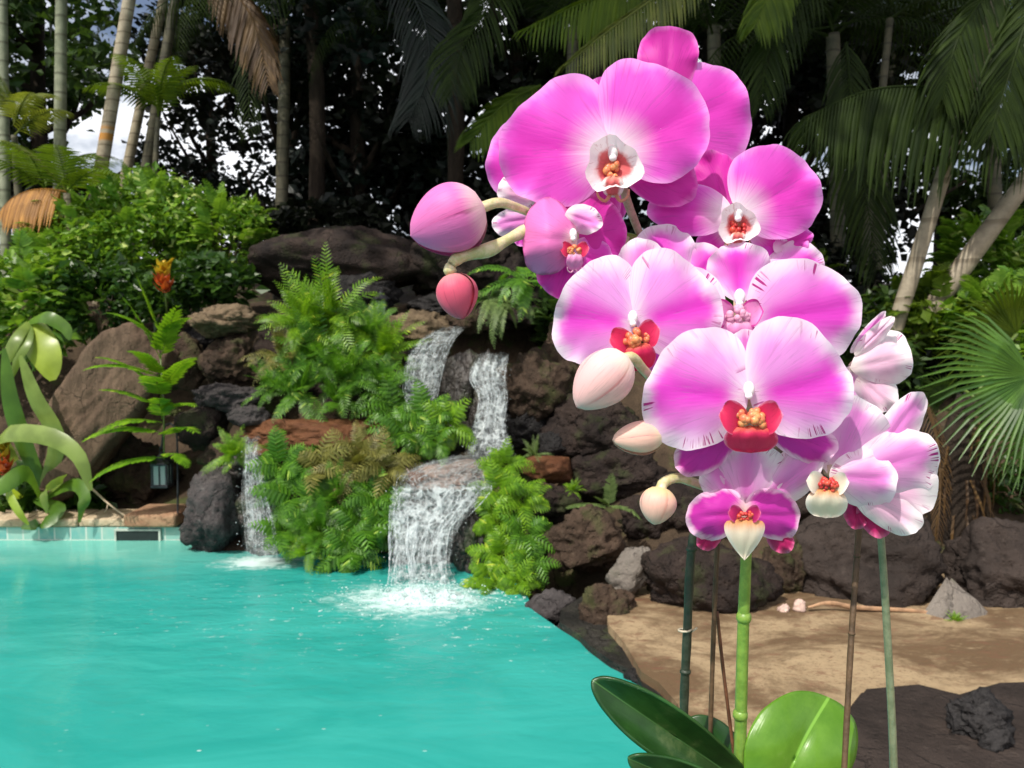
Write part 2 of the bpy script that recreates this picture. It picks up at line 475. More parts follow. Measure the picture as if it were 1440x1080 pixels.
# dark rock kerb between the water and the patio
M['kerb'] = rock_mat('dark_kerb', (0.010, 0.010, 0.009), (0.040, 0.036, 0.030), (0.12, 0.11, 0.10), 0.4, 0.9, 0.6, moss=0.4)
kerb = [(0.26, 4.2), (0.242, 4.02), (0.33, 3.84), (0.362, 3.72), (0.44, 3.54), (0.534, 3.41), (0.55, 3.2), (0.537, 2.80), (0.70, 2.2), (0.68, 2.6), (0.66, 3.04), (0.62, 3.25), (0.565, 3.36), (0.53, 3.66), (0.5, 3.95), (0.5, 4.6)]
b = MB(); b.poly(kerb, -0.41, 0.034)
tag(b.build('pool_kerb', M['kerb'], smooth=False), kind='structure')
# ------------------------------------------------------------ rocks
M['lava'] = rock_mat('dark_lava', (0.0091, 0.00585, 0.0052), (0.0338, 0.0221, 0.01755), (0.0975, 0.07475, 0.0585), 0.4, 0.9, 0.8, moss=0.22)
M['lava_wet'] = rock_mat('wet_lava', (0.014, 0.012, 0.011), (0.055, 0.047, 0.043), (0.22, 0.21, 0.20), 0.5, 0.9, 0.35, moss=0.3)
M['lava_grey'] = rock_mat('grey_lava', (0.0224, 0.0192, 0.02), (0.068, 0.06, 0.0592), (0.176, 0.16, 0.152), 0.5, 0.8, 0.8)
M['lava_brown'] = rock_mat('brown_lava', (0.02176, 0.0136, 0.00884), (0.0714, 0.04556, 0.0306), (0.1496, 0.1122, 0.0782), 0.5, 0.9, 0.85, moss=0.3)
M['brown_smooth'] = rock_mat('smooth_brown_rock', (0.06786, 0.04374, 0.02851), (0.1566, 0.104, 0.06912), (0.2297, 0.1701, 0.1166), 0.3, 0.35, 0.8, streak=(2.4, 0.8, 0.8))
M['tan_rock'] = rock_mat('tan_topped_rock', (0.07, 0.05, 0.03), (0.18, 0.13, 0.08), (0.28, 0.23, 0.16), 0.4, 0.5, 0.85)
M['red_slab'] = rock_mat('red_flagstone', (0.07225, 0.0255, 0.01105), (0.1445, 0.0595, 0.0255), (0.1615, 0.119, 0.04675), 0.5, 0.3, 0.7, streak=(1.0, 1.0, 3.0))
M['pink_slab'] = rock_mat('pinkish_flagstone', (0.14, 0.085, 0.065), (0.28, 0.19, 0.15), (0.45, 0.40, 0.36), 0.4, 0.4, 0.45)
M['pale_rock'] = rock_mat('pale_grey_rock', (0.12, 0.102, 0.087), (0.198, 0.174, 0.15), (0.252, 0.228, 0.198), 0.5, 0.6, 0.9, moss=0.25)
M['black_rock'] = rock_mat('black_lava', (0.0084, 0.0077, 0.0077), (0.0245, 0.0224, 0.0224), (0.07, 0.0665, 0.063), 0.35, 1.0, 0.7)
M['slab_dark'] = rock_mat('dark_slab', (0.0195, 0.01425, 0.012), (0.045, 0.033, 0.02775), (0.09, 0.07125, 0.06), 0.4, 0.5, 0.8)

def rock_mesh(sx, sy, sz, seed, cuts=16, rough=0.10, sub=4, boxy=0):
    """a boulder: sphere cut by random planes, edges softened, then broken up by noise; half sizes sx, sy, sz"""
    r = random.Random(seed)
    bm = bmesh.new(); bmesh.ops.create_icosphere(bm, subdivisions=sub, radius=1)
    v = np.array([x.co for x in bm.verts])
    pl = []
    for _ in range(cuts):
        n = np.array([r.gauss(0, 1), r.gauss(0, 1), r.gauss(0, 1)]); n /= np.linalg.norm(n)
        pl.append((n, r.uniform(0.62, 0.98)))
    rad = np.full(len(v), 1.04)
    if boxy: rad = 1.0 / (np.abs(v) ** boxy).sum(1) ** (1/boxy)
    for n, h in pl:
        d = v @ n
        lim = np.where(d > 0.05, h / np.maximum(d, 0.05), 9)
        k = 34.0
        rad = -np.log(np.exp(-k*rad) + np.exp(-k*lim)) / k
    off = Vector((seed * 3.1, seed * 1.7, seed * 0.7))
    m = (sx * sy * sz) ** (1/3)
    for i, bv in enumerate(bm.verts):
        q = bv.co + off
        a = noise.fractal(q * 1.7, 0.9, 2.0, 3) * rough * 1.3 + noise.ridged_multi_fractal(q * 3.2, 0.9, 2.1, 4, 1.0, 2.0) * rough * 0.8 - rough * .75 + noise.fractal(q * 13.0, 0.7, 2.1, 3) * rough * .35
        c = bv.co * (rad[i] + a)
        bv.co = (c.x * sx, c.y * sy, c.z * sz)
    me = bpy.data.meshes.new('rock'); bm.to_mesh(me); bm.free()
    me.polygons.foreach_set('use_smooth', [True] * len(me.polygons))
    return me

def rock(px, py, w, h, Y, mat, label, seed, depth=0.8, rot=0.0, cuts=16, rough=0.16, boxy=0, name='lava_rock', cat='rock', group=None, yaw=0.0, push=0.35):
    """rock whose face covers w x h photo pixels round px, py at distance Y (its centre sits a bit deeper)"""
    k = Y / F
    sx, sz = w*k/2, h*k/2
    sy = depth * (sx + sz) / 2
    me = rock_mesh(sx, sy, sz, seed, cuts, rough, 5 if max(w, h) > 85 else 4, boxy)
    p = P(px, py, Y + sy*push)
    o = link(name, me, M[mat], None, p, (0, R(rot), R(yaw)))
    return tag(o, label, cat, group)

ROCKS = [
 # upper left
 (138, 578, 108, 268, 6.15, 'brown_smooth', 'big smooth brown rock slab leaning up to the right on the left bank', dict(rot=38, cuts=6, rough=0.07, depth=0.6, boxy=5)),
 (318, 452, 96, 44, 6.25, 'tan_rock', 'flat tan capped rock jutting over a dark hollow left of the fern bank', dict(depth=1.3, cuts=10)),
 (292, 478, 70, 60, 6.75, 'black_rock', 'dark recessed rock in the hollow under the tan capped rock', {}),
 (322, 510, 96, 92, 6.2, 'lava_brown', 'pitted brown rock directly under the tan capped rock', dict(rough=0.14)),
 (262, 512, 70, 80, 6.4, 'lava_brown', 'brown rock behind the spindly fern beside the leaning slab', {}),
 (322, 562, 118, 52, 6.0, 'lava_grey', 'flat dark grey rock under the pitted brown rock', {}),
 (352, 583, 60, 34, 5.85, 'lava_grey', 'small grey rock at the left end of the red ledge', {}),
 (288, 603, 80, 66, 5.95, 'lava', 'dark rock above the hanging lantern', {}),
 (322, 640, 80, 60, 5.75, 'lava_brown', 'brown rock behind the bright fern at the left trickle', {}),
 (196, 672, 120, 110, 6.5, 'lava_brown', 'brown rock in the shade behind the hanging lantern', {}),
 (300, 722, 98, 128, 5.45, 'lava_grey', 'rough grey boulder standing in the pool by the left trickle', dict(rough=0.14)),
 (368, 735, 74, 130, 5.45, 'lava_wet', 'wet dark rock behind the thin left trickle of water', {}),
 (340, 655, 60, 66, 5.65, 'lava_wet', 'wet rock where the left trickle begins', {}),
 # middle ledge
 (447, 613, 200, 50, 5.75, 'red_slab', 'long orange red flagstone ledge between the two left fern banks', dict(depth=1.0, cuts=9, rough=0.11, boxy=4, name='flagstone')),
 (470, 735, 210, 150, 5.75, 'lava', 'dark rock hidden behind the lower left fern bank', {}),
 (470, 520, 220, 190, 6.9, 'lava', 'dark rock mass behind the upper fern bank', {}),
 # top
 (490, 372, 250, 104, 7.0, 'lava', 'wide flat topped dark brown boulder at the top left of the waterfall wall', dict(depth=0.7, boxy=5, cuts=8, rough=.09)),
 (660, 378, 150, 104, 6.95, 'lava', 'dark boulder at the top of the wall behind the round pink bud', dict(depth=0.9, boxy=4, cuts=8)),
 (500, 415, 110, 70, 6.8, 'black_rock', 'black rock in the gap below the wide top boulder', {}),
 (590, 462, 92, 62, 6.45, 'tan_rock', 'rounded tan rock below the crimson bud at the lip of the left upper fall', dict(cuts=10)),
 (620, 432, 100, 40, 6.9, 'black_rock', 'black crevice rock behind the crimson bud', {}),
 (655, 452, 70, 34, 6.4, 'lava_brown', 'reddish brown rock where the upper stream spills over', {}),
 (720, 420, 120, 130, 6.9, 'lava', 'dark rock behind the drooping fern at the head of the falls', {}),
 # falls
 (600, 545, 84, 120, 6.25, 'lava_wet', 'wet dark rock under the left upper fall', {}),
 (650, 540, 60, 110, 6.12, 'lava_wet', 'blocky dark rock between the two upper falls', dict(cuts=10, rough=0.06)),
 (640, 612, 60, 60, 5.95, 'lava_wet', 'dark rock left of the narrow upper fall', {}),
 (690, 575, 60, 150, 6.05, 'lava_wet', 'wet rock behind the narrow upper fall', {}),
 (752, 540, 104, 110, 6.0, 'lava_brown', 'blocky brown rock right of the narrow upper fall', dict(cuts=10)),
 (735, 600, 70, 70, 6.0, 'black_rock', 'black hollow rock right of the foot of the upper fall', {}),
 (800, 520, 110, 130, 6.3, 'lava_brown', 'brown rock below the mid left magenta flower', {}),
 (638, 670, 144, 40, 5.40, 'pink_slab', 'wet pinkish flagstone lip the lower cascade pours over', dict(depth=1.6, cuts=10, rough=0.13, name='flagstone')),
 (596, 676, 60, 34, 5.3, 'red_slab', 'small reddish stone at the left end of the cascade lip', dict(depth=1.2)),
 (610, 760, 150, 170, 5.28, 'lava_wet', 'wet black rock face behind the lower cascade', dict(depth=0.6)),
 (664, 760, 56, 130, 5.05, 'lava_wet', 'wet purplish rock at the right side of the lower cascade', {}),
 # right of falls
 (772, 662, 84, 38, 5.45, 'red_slab', 'short rust red flagstone shelf right of the cascade', dict(depth=1.2, cuts=7, rough=0.09, boxy=4, name='flagstone')),
 (840, 600, 150, 110, 5.75, 'lava', 'dark craggy boulder under the pale round bud', dict(rough=0.14)),
 (870, 668, 150, 80, 5.6, 'lava', 'dark rock behind the small orchid bud above the little fern', dict(rough=0.14)),
 (780, 625, 60, 50, 5.75, 'black_rock', 'black rock in the niche above the rust red shelf', {}),
 (770, 712, 90, 60, 5.3, 'lava', 'dark rock under the rust red shelf', {}),
 (822, 762, 128, 108, 4.85, 'lava_brown', 'rounded brown boulder with a tan face below the little fern', dict(cuts=12)),
 (908, 735, 90, 70, 5.2, 'lava', 'dark boulder below the smallest orchid bud', {}),
 (845, 866, 76, 92, 4.05, 'lava_brown', 'upright reddish brown stone at the corner of the patio', dict(cuts=10)),
 (772, 858, 80, 56, 4.35, 'lava_grey', 'wet grey stone at the waterline below the bright right ferns', {}),
 (806, 886, 60, 34, 4.08, 'lava_grey', 'low mottled stone with a yellowish patch at the waterline', {}),
 (886, 806, 58, 80, 4.3, 'pale_rock', 'tilted pale grey stone wedged between two dark boulders', dict(rot=38, cuts=8, depth=0.6)),
 (872, 848, 50, 56, 4.1, 'lava_brown', 'small brown cobble left of the big dark boulder on the patio', {}),
 (988, 822, 200, 132, 4.17, 'lava', 'big rounded dark boulder behind the orchid stems', dict(cuts=10, rough=0.12)),
 (1104, 806, 70, 112, 4.4, 'lava_brown', 'brown wedge rock between the two biggest dark boulders', {}),
 (1000, 712, 190, 130, 5.3, 'lava', 'dark boulder behind the lowest orchid flower', {}),
 (1218, 795, 226, 168, 4.32, 'slab_dark', 'biggest dark boulder behind the right hand orchid stem', dict(cuts=9, rough=0.12)),
 (1150, 680, 220, 150, 5.4, 'lava', 'dark boulder behind the right lower flower', {}),
 (1250, 650, 150, 160, 5.6, 'lava', 'dark rock in the shade left of the fibrous palm base', {}),
 (1420, 812, 190, 150, 4.2, 'slab_dark', 'dark sloping boulder at the right edge of the photo', dict(rot=22, cuts=8, rough=0.12)),
 (1346, 848, 134, 84, 4, 'pale_rock', 'triangular pale grey stone at the back of the patio', dict(cuts=0, rough=0.05)),
 (1455, 885, 100, 24, 3.9, 'pale_rock', 'low pale stone at the right end of the patio', {}),
]
for i, (px, py, ww, hh, Y, mt, lab, kw) in enumerate(ROCKS):
    if lab.startswith('triangular'):
        k = Y / F
        b = MB(); p0 = P(px, py, Y)
        a1, a2, a3 = P(1283, 882, Y), P(1412, 886, Y - .03), P(1334, 803, Y + .16)
        a4 = P(1350, 882, Y + .45); am = P(1345, 872, Y - .09)
        # a low pyramid, subdivided and roughened
        bm = bmesh.new(); vs = [bm.verts.new(q) for q in (a1, a2, a3, a4, am)]
        for f in ((0, 4, 2), (4, 1, 2), (1, 3, 2), (3, 0, 2), (0, 3, 1), (0, 1, 4)): bm.faces.new([vs[j] for j in f])
        bmesh.ops.bevel(bm, geom=list(bm.edges), offset=0.02, segments=2, affect='EDGES')
        bmesh.ops.triangulate(bm, faces=bm.faces)
        bmesh.ops.subdivide_edges(bm, edges=list(bm.edges), cuts=3, use_grid_fill=True)
        for v in bm.verts: v.co = v.co + v.co.normalized() * 0 + Vector((1, .5, 1)) * noise.fractal(v.co * 7, .9, 2, 3) * 0.014 - p0
        me = bpy.data.meshes.new('stone'); bm.to_mesh(me); bm.free()
        tag(link('lava_rock', me, M[mt], None, p0), lab, 'rock')
        continue
    rock(px, py, ww, hh, Y, mt, lab, i + 3, **kw)

# dark stones edging the pool beside the patio
for j, (px, py, ww, hh, Y, lab) in enumerate([
  (838, 912, 52, 34, 3.98, 'dark edging stone at the pool corner nearest the waterfall'),
  (874, 922, 44, 36, 3.72, 'dark mossy edging stone at the sharp left corner of the patio'),
  (898, 956, 40, 38, 3.42, 'dark edging stone between the pool and patio above the long orchid leaf'),
  (922, 994, 38, 40, 3.16, 'dark edging stone half hidden by the long orchid leaf'),
  (940, 1036, 42, 46, 2.93, 'dark edging stone behind the leftmost thick stake')]):
    rock(px, py, ww, hh, Y, 'black_rock', lab, 70 + j, depth=1.4, group='dark stones edging the pool', push=0.0)
# bottom right: dark slab with a black lump of lava on it
b = MB()
sl_pts = [PZ(1185, 1010, .1), PZ(1212, 975, .1), PZ(1290, 968, .1), PZ(1345, 982, .1), PZ(1400, 966, .1), PZ(1520, 962, .1), PZ(1650, 1100, .1), PZ(1500, 1300, .1), PZ(1180, 1300, .1), PZ(1165, 1100, .1)]
bm = bmesh.new()
top = [bm.verts.new((p.x, p.y, .125)) for p in sl_pts]; bot = [bm.verts.new((p.x*1.0 + .02, p.y + .02, .05)) for p in sl_pts]
bm.faces.new(top[::-1]); bm.faces.new(bot)
n = len(top)
for i in range(n): bm.faces.new((top[i], top[(i+1) % n], bot[(i+1) % n], bot[i]))
bmesh.ops.recalc_face_normals(bm, faces=bm.faces)
bmesh.ops.bevel(bm, geom=[e for e in bm.edges], offset=0.018, segments=2, affect='EDGES')
me = bpy.data.meshes.new('slab'); bm.to_mesh(me); bm.free()
tag(link('stone_slab', me, M['slab_dark']), 'flat dark stone slab lying on the patio at the lower right', 'stone slab')
rock(1372, 1012, 86, 82, 2.72, 'black_rock', 'lumpy black lava rock resting on the dark slab at the lower right', 91, depth=0.9, push=0.1)
rock(1400, 1040, 60, 50, 2.62, 'black_rock', 'smaller black lava lump in front of the larger one at the lower right', 92, depth=0.9, push=0.1)
# small things on the patio
M['pebble'] = plain_mat('pink_pebble', (0.50, 0.36, 0.30), 0.6, 0.15, 30)
rock(1102, 857, 17, 15, 4.06, 'pale_rock', 'left one of the two small pale pinkish pebbles on the patio', 95, name='pebble', cat='pebble').data.materials[0] = M['pebble']
rock(1125, 853, 20, 20, 4.06, 'pale_rock', 'right and larger one of the two small pale pinkish pebbles on the patio', 96, name='pebble', cat='pebble').data.materials[0] = M['pebble']
M['dry'] = plain_mat('dry_leaf', (0.34, 0.20, 0.11), 0.7, 0.3, 30)
b = MB()
sp = spline([P(1135, 853, 4.06), P(1165, 848, 4.07), P(1205, 855, 4.06), P(1290, 860, 4.05), P(1330, 868, 4.02)], 22)
pts = []
for i, p in enumerate(sp):
    wd = 0.018 * math.sin(math.pi * (i + .6) / 22.5) ** .6
    pts += [p + Vector((0, -.01, wd)), p + Vector((0, -.02, 0)), p + Vector((0, .01, -wd*.8))]
b.grid(pts, 22, 3)
tag(b.build('dry_leaf', M['dry'], origin=sp[0]), 'long curled dry brown leaf lying along the back of the patio', 'leaf')

# ------------------------------------------------------------ falling water
def fall_sheet_material(name, seed):
    """water broken into a lace: cells stretched down the fall, torn by noise, open at the sides"""
    t = NT(name)
    g = t.n('ShaderNodeNewGeometry').outputs['Position']
    al, ac = t.attr('along'), t.attr('across')
    warp = t.n('ShaderNodeTexNoise', Vector=g, Scale=9.0).outputs['Color']
    vv = t.mix(.16, t.mapping(g, (1, 1, .42), (seed, 0, seed*.7)), warp)
    cell = t.voronoi(vv, 15, 'DISTANCE_TO_EDGE')
    cell2 = t.voronoi(vv, 34, 'DISTANCE_TO_EDGE')
    n1 = t.noise(t.mapping(g, (1, 1, .30), (0, seed, 0)), 16, 5, .7)
    n2 = t.noise(g, 60, 4, .7)
    lace = t.math('MAXIMUM', t.step(cell, .20, .03), t.math('MULTIPLY', t.step(cell2, .10, .02), .7))
    lace = t.math('MAXIMUM', t.math('MULTIPLY', lace, t.step(n1, .36, .52, .25, 1)), t.step(t.math('MULTIPLY_ADD', n2, .35, t.math('MULTIPLY', n1, .8)), .58, .72))
    edge = t.math('MULTIPLY', t.step(t.math('ADD', ac, t.math('MULTIPLY', n1, .3)), 0.10, 0.32), t.step(t.math('SUBTRACT', ac, t.math('MULTIPLY', n1, .3)), .90, .68))
    n3 = t.noise(t.mapping(g, (1, 1, .6), (seed, 2, 0)), 7, 3, .6)
    a = t.math('MULTIPLY', t.math('MULTIPLY_ADD', t.math('MULTIPLY', lace, t.step(n3, .30, .55, .45, 1)), .80, .08), t.math('MULTIPLY', edge, t.attr('dens')))
    a = t.math('MULTIPLY', a, t.math('MULTIPLY', t.step(t.math('ADD', al, t.math('MULTIPLY', t.math('SUBTRACT', n1, .5), .30)), -.02, .16), t.step(t.math('ADD', al, t.math('MULTIPLY', t.math('SUBTRACT', n3, .5), .25)), 1.04, .86, .25, 1)))
    p = t.principled((0.60, 0.66, 0.67), 0.25, t.bump(t.math('ADD', n2, lace), 0.8, 0.02))
    tr = t.n('ShaderNodeBsdfTransparent')
    ms = t.n('ShaderNodeMixShader'); t.set(ms.inputs[0], a)
    t.t.links.new(tr.outputs[0], ms.inputs[1]); t.t.links.new(p, ms.inputs[2])
    return t.surf(ms.outputs[0])
M['fall'] = fall_sheet_material('falling_water', 0.0)
M['fall2'] = fall_sheet_material('falling_water_behind', 3.3)
M['foam'] = plain_mat('white_foam', (0.52, 0.66, 0.65), 0.35, 0.25, 25, .5, 60)
t_ = NT('white_water')
p_ = t_.principled((.70, .76, .78), .15)
tr_ = t_.n('ShaderNodeBsdfTransparent'); ms_ = t_.n('ShaderNodeMixShader')
t_.set(ms_.inputs[0], t_.step(t_.noise(t_.n('ShaderNodeNewGeometry').outputs['Position'], 45, 3, .7), .40, .62, .05, .75))
t_.t.links.new(tr_.outputs[0], ms_.inputs[1]); t_.t.links.new(p_, ms_.inputs[2])
M['strand'] = t_.surf(ms_.outputs[0])

def waterfall(rows, nstr, label, seed, thick=0.0045, wander=0.05, net=0.0, sheet=True, drops=60, dens=1.0):
    """rows: (left px, right px, py, Y) from lip to foot"""
    r = random.Random(seed)
    L = spline([P(a, y, Y) for a, c, y, Y in rows], 44); Rr = spline([P(c, y, Y) for a, c, y, Y in rows], 44)
    foot = L[-1].lerp(Rr[-1], .5)
    root = empty('waterfall', foot, label=label, cat='waterfall')
    def at(u, s):
        k = min(max(u, 0), 1) * 43; i = min(int(k), 42); f = k - i
        return L[i].lerp(L[i+1], f).lerp(Rr[i].lerp(Rr[i+1], f), s)
    if sheet:
        b = MB(); pts = []; al = []; ac = []
        for i in range(44):
            for j in range(15):
                s = j / 14
                p = at(i/43, s) + Vector((0, 0.02*noise.noise(Vector((s*4, i*.18, seed))), 0))
                pts.append(p); al.append(i/43); ac.append(s)
        b.grid(pts, 44, 15, attrs={'along': al, 'across': ac, 'dens': [dens]*len(al)})
        s0_ = len(b.v)
        b.grid([p + Vector((.012*math.sin(i*.3), .045 + .02*math.sin(i*.11), .01)) for i, p in enumerate(pts)], 44, 15, 1, attrs={'along': al, 'across': ac, 'dens': [dens]*len(al)})
        b.build('water_sheet', [M['fall'], M['fall2']], root, foot)
    b = MB()
    for k in range(int(nstr*.4)):
        s0 = r.random(); ph = r.uniform(0, 9); u0 = r.uniform(-.1, .55) ; ln = r.uniform(.3, .9)
        u0 = max(0, u0); u1 = min(1, u0 + ln)
        n = 16; pts = []; rad = []
        lead = r.uniform(.005, .05)
        for i in range(n):
            t = i/(n-1); u = lerp(u0, u1, t)
            s = s0 + wander*.7*math.sin(u*4 + ph) + net*.35*math.sin(u*11 + ph*2) + .05*noise.noise(Vector((u*6, k, seed)))
            s = min(.99, max(.01, s))
            pts.append(at(u, s) + Vector((0, -lead, 0)))
            rad.append(thick * .5 * (math.sin(math.pi*min(.97, max(.05, t)))**.5) * r.uniform(.45, 1.15))
        b.tube(pts, rad, 5)
    for k in range(drops):
        p = at(r.random()**.7, r.uniform(-.12, 1.12)) + Vector((0, -r.uniform(.01, .09), r.uniform(-.03, .03)))
        b.ball(p, r.uniform(.0015, .004), 4, 5)
    b.build('water_strands', M['strand'], root, foot)
    return root

waterfall([(622, 656, 460, 6.22), (590, 640, 478, 6.05), (572, 628, 505, 5.95), (566, 618, 545, 5.9), (572, 612, 582, 5.85)], 46,
          'veil of white water spilling left over the rounded rock below the crimson bud', 1, .004, .06, .03, dens=.6)
waterfall([(672, 716, 497, 5.95), (660, 712, 530, 5.83), (673, 714, 560, 5.78), (664, 712, 600, 5.7), (652, 724, 642, 5.55)], 60,
          'narrow white upper fall dropping onto the flagstone lip', 2, .005, .06, .02, dens=.85)
waterfall([(652, 724, 640, 5.55), (596, 702, 652, 5.3), (562, 692, 668, 5.08), (556, 690, 684, 4.98)], 70,
          'shallow white water sliding across the flagstone lip between the two falls', 3, .0035, .05, .02, drops=30, dens=.3)
waterfall([(552, 700, 680, 4.99), (548, 680, 704, 4.95), (547, 644, 745, 4.89), (548, 634, 795, 4.80), (542, 652, 838, 4.74)], 120,
          'broad lacy lower cascade falling into the turquoise pool', 4, .0055, .05, .09, drops=160)
waterfall([(343, 362, 614, 5.4), (340, 372, 680, 5.25), (342, 388, 740, 5.15), (345, 392, 790, 5.05)], 40,
          'thin trickle of water running down the grey rocks at the left', 5, .003, .06, .05, drops=80, dens=.5)

# foam thrown up where the cascade lands
r = random.Random(5)
fc = PZ(598, 838, 0.0)
b = MB()
for k in range(1500):
    a = r.uniform(0, 2*math.pi); d = abs(r.gauss(0, .24))
    x, y = fc.x + d*math.cos(a)*1.05, fc.y - .05 + d*math.sin(a)*.55
    z = max(0, r.gauss(.0, .05)) * max(0, 1 - d*1.4)
    s = r.uniform(.0012, .0045)
    b.ball((x, y, z + .002), (s*1.5, s*1.5, s*.8), 4, 6)
n = 40
pts = []
for i in range(n):
    for j in range(n):
        u, v = i/(n-1)*2-1, j/(n-1)*2-1
        d = math.hypot(u, v)
        h = (1-sstep(.15, .95, d)) * (.035 + .04*noise.fractal(Vector((u*3.5, v*3.5, 2)), .7, 2, 4)) + .012*noise.fractal(Vector((u*14, v*14, 5)), .7, 2, 3) - .012 - .03*sstep(.6, 1, d)
        pts.append((fc.x + u*.36, fc.y - .03 + v*.22, h))
b.grid(pts, n, n)
tag(b.build('foam_splash', M['foam'], origin=fc), 'white foam splashing up at the foot of the lower cascade', 'foam', kind='stuff')
# ------------------------------------------------------------ foliage builders
M['fern'] = leaf_mat('fern_green', (0.04107, 0.1326, 0.00864), (0.1438, 0.3353, 0.02376), 0.35, 0.42, tip=(0.3285, 0.4678, 0.0648))
M['fern_bright'] = leaf_mat('bright_fern_green', (0.08204, 0.2027, 0.00756), (0.2536, 0.4522, 0.02079), 0.38, 0.4, tip=(0.4475, 0.5302, 0.04725))
M['fern_grey'] = leaf_mat('soft_fern_green', (0.07425, 0.1283, 0.03375), (0.2025, 0.2835, 0.08775), 0.3, 0.5)
M['fern_olive'] = leaf_mat('olive_fern', (0.1013, 0.1013, 0.0162), (0.27, 0.2565, 0.06075), 0.3, 0.5, tip=(0.378, 0.27, 0.0945))
M['shrub'] = leaf_mat('shrub_leaf', (0.07685, 0.1891, 0.01426), (0.239, 0.4082, 0.04158), 0.35, 0.38, tip=(0.5465, 0.635, 0.1901))
M['shrub_dark'] = leaf_mat('dark_shrub_leaf', (0.018, 0.055, 0.008), (0.055, 0.125, 0.016), 0.3, 0.4)
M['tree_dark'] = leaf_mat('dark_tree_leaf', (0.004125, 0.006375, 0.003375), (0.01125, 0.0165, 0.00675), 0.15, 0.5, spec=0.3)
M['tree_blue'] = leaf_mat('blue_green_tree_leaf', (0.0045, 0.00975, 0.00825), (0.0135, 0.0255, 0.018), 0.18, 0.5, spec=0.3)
M['tree_green'] = leaf_mat('green_tree_leaf', (0.0252, 0.0588, 0.0112), (0.07, 0.133, 0.0252), 0.3, 0.45)
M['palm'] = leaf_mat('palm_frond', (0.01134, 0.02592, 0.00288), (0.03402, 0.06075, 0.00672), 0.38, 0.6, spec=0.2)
M['palm_lit'] = leaf_mat('sunlit_yellow_green_frond', (0.08, 0.12, 0.012), (0.22, 0.25, 0.035), 0.4, 0.4)  # yellow-green, with sunlight put into the brighter frond colour
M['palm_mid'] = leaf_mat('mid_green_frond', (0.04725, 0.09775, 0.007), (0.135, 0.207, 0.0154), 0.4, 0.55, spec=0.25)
M['palm_dry'] = leaf_mat('dry_frond', (0.25, 0.1, 0.012), (0.575, 0.27, 0.048), 0.3, 0.6)
M['palm_brown'] = leaf_mat('brown_dead_frond', (0.062, 0.0279, 0.00744), (0.1612, 0.0868, 0.0217), 0.25, 0.6)
M['fan'] = leaf_mat('fan_palm_leaf', (0.033, 0.1013, 0.012), (0.105, 0.2295, 0.03), 0.35, 0.35)
M['stem_green'] = plain_mat('green_stem', (0.10, 0.15, 0.03), 0.5, 0.3, 25)
M['stem_brown'] = plain_mat('brown_stem', (0.10, 0.065, 0.035), 0.7, 0.3, 25)

def blade(pts, wid, b, side, mat=0, rnd=0.5, fold=0.25):
    """one leaf blade along pts: a strip of two faces across with a folded midrib"""
    n = len(pts); out = []
    for i, p in enumerate(pts):
        t = (pts[min(i+1, n-1)] - pts[max(i-1, 0)]).normalized()
        s = side - t * side.dot(t)
        if s.length < 1e-6: s = Vector((1, 0, 0))
        s.normalize(); nn = t.cross(s)
        w = wid[i]
        out += [p + s*w + nn*w*fold, p, p - s*w + nn*w*fold]
    b.grid(out, n, 3, mat, attrs={'rnd': [rnd]*len(out)})

def frond(b, root, dirv, length, droop, npair, leaf, seed, lw=0.12, curl=0.3, gap=0.0, start=0.08, mat=0, sag=0.3, rmat=None, rr=0.004, hang=0.0, seg=3):
    """pinnate frond: arching rachis with paired leaflets"""
    r = random.Random(seed)
    up = Vector((0, 0, 1)); d = dirv.normalized()
    n = 14; pts = [Vector(root)]; dd = d.copy()
    for i in range(n):
        dd = (dd + Vector((0, 0, -droop/n)) * (0.4 + 1.2*i/n)).normalized()
        pts.append(pts[-1] + dd * (length/n))
    b.tube(pts, [rr*(1.1 - i/n) for i in range(n+1)], 4, mat if rmat is None else rmat, cap=False)
    ns = len(b.v); b.attr('rnd', ns - (n+1)*4, [0.6]*((n+1)*4))
    for k in range(npair):
        u = start + (1-start) * (k + .5) / npair
        f = u*n; i = min(int(f), n-1); p = pts[i].lerp(pts[i+1], f-i)
        t = (pts[i+1]-pts[i]).normalized()
        side = t.cross(up)
        if side.length < .05: side = Vector((1, 0, 0))
        side.normalize()
        prof = math.sin(math.pi * min(1, max(0, .12 + .86*u)))**.55 * (1 - .35*u)
        for sgn in (-1, 1):
            if r.random() < gap: continue
            l = leaf * prof * r.uniform(.85, 1.12)
            o = (side*sgn + t*(.35 + .55*u) + up*(curl*.35)).normalized()
            o = (o + up * -hang).normalized()
            q = [p]; od = o.copy()
            for s_ in range(seg):
                od = (od + Vector((0, 0, -sag/seg)) ).normalized()
                q.append(q[-1] + od * (l/seg))
            ws = [l*lw*.5, l*lw, l*lw*.8, l*lw*.12] if seg == 3 else [l*lw*.6, l*lw, l*lw*.1]
            blade(q, ws, b, t, mat, min(1, max(0, .5 + r.gauss(0, .22))), .2)
    return pts

def fern_mesh(seed, nf=16, length=1.0, npair=20, leaf=0.17, droop=(.5, 1.5), spread=(.15, 1.0), lw=.15, hang=0.0):
    r = random.Random(seed); b = MB()
    for k in range(nf):
        a = 2*math.pi*(k + r.uniform(-.4, .4))/nf*1.0 + (k % 3)*.7
        e = r.uniform(*spread)
        d = Vector((math.cos(a)*e, math.sin(a)*e, 1.15 - e))
        frond(b, (0.02*math.cos(a), 0.02*math.sin(a), 0), d, length*r.uniform(.65, 1.1), r.uniform(*droop), npair, leaf*length, seed*91+k, lw=lw, hang=hang, seg=2, rr=.006*length, gap=.04)
    return b.mesh('fern', False)

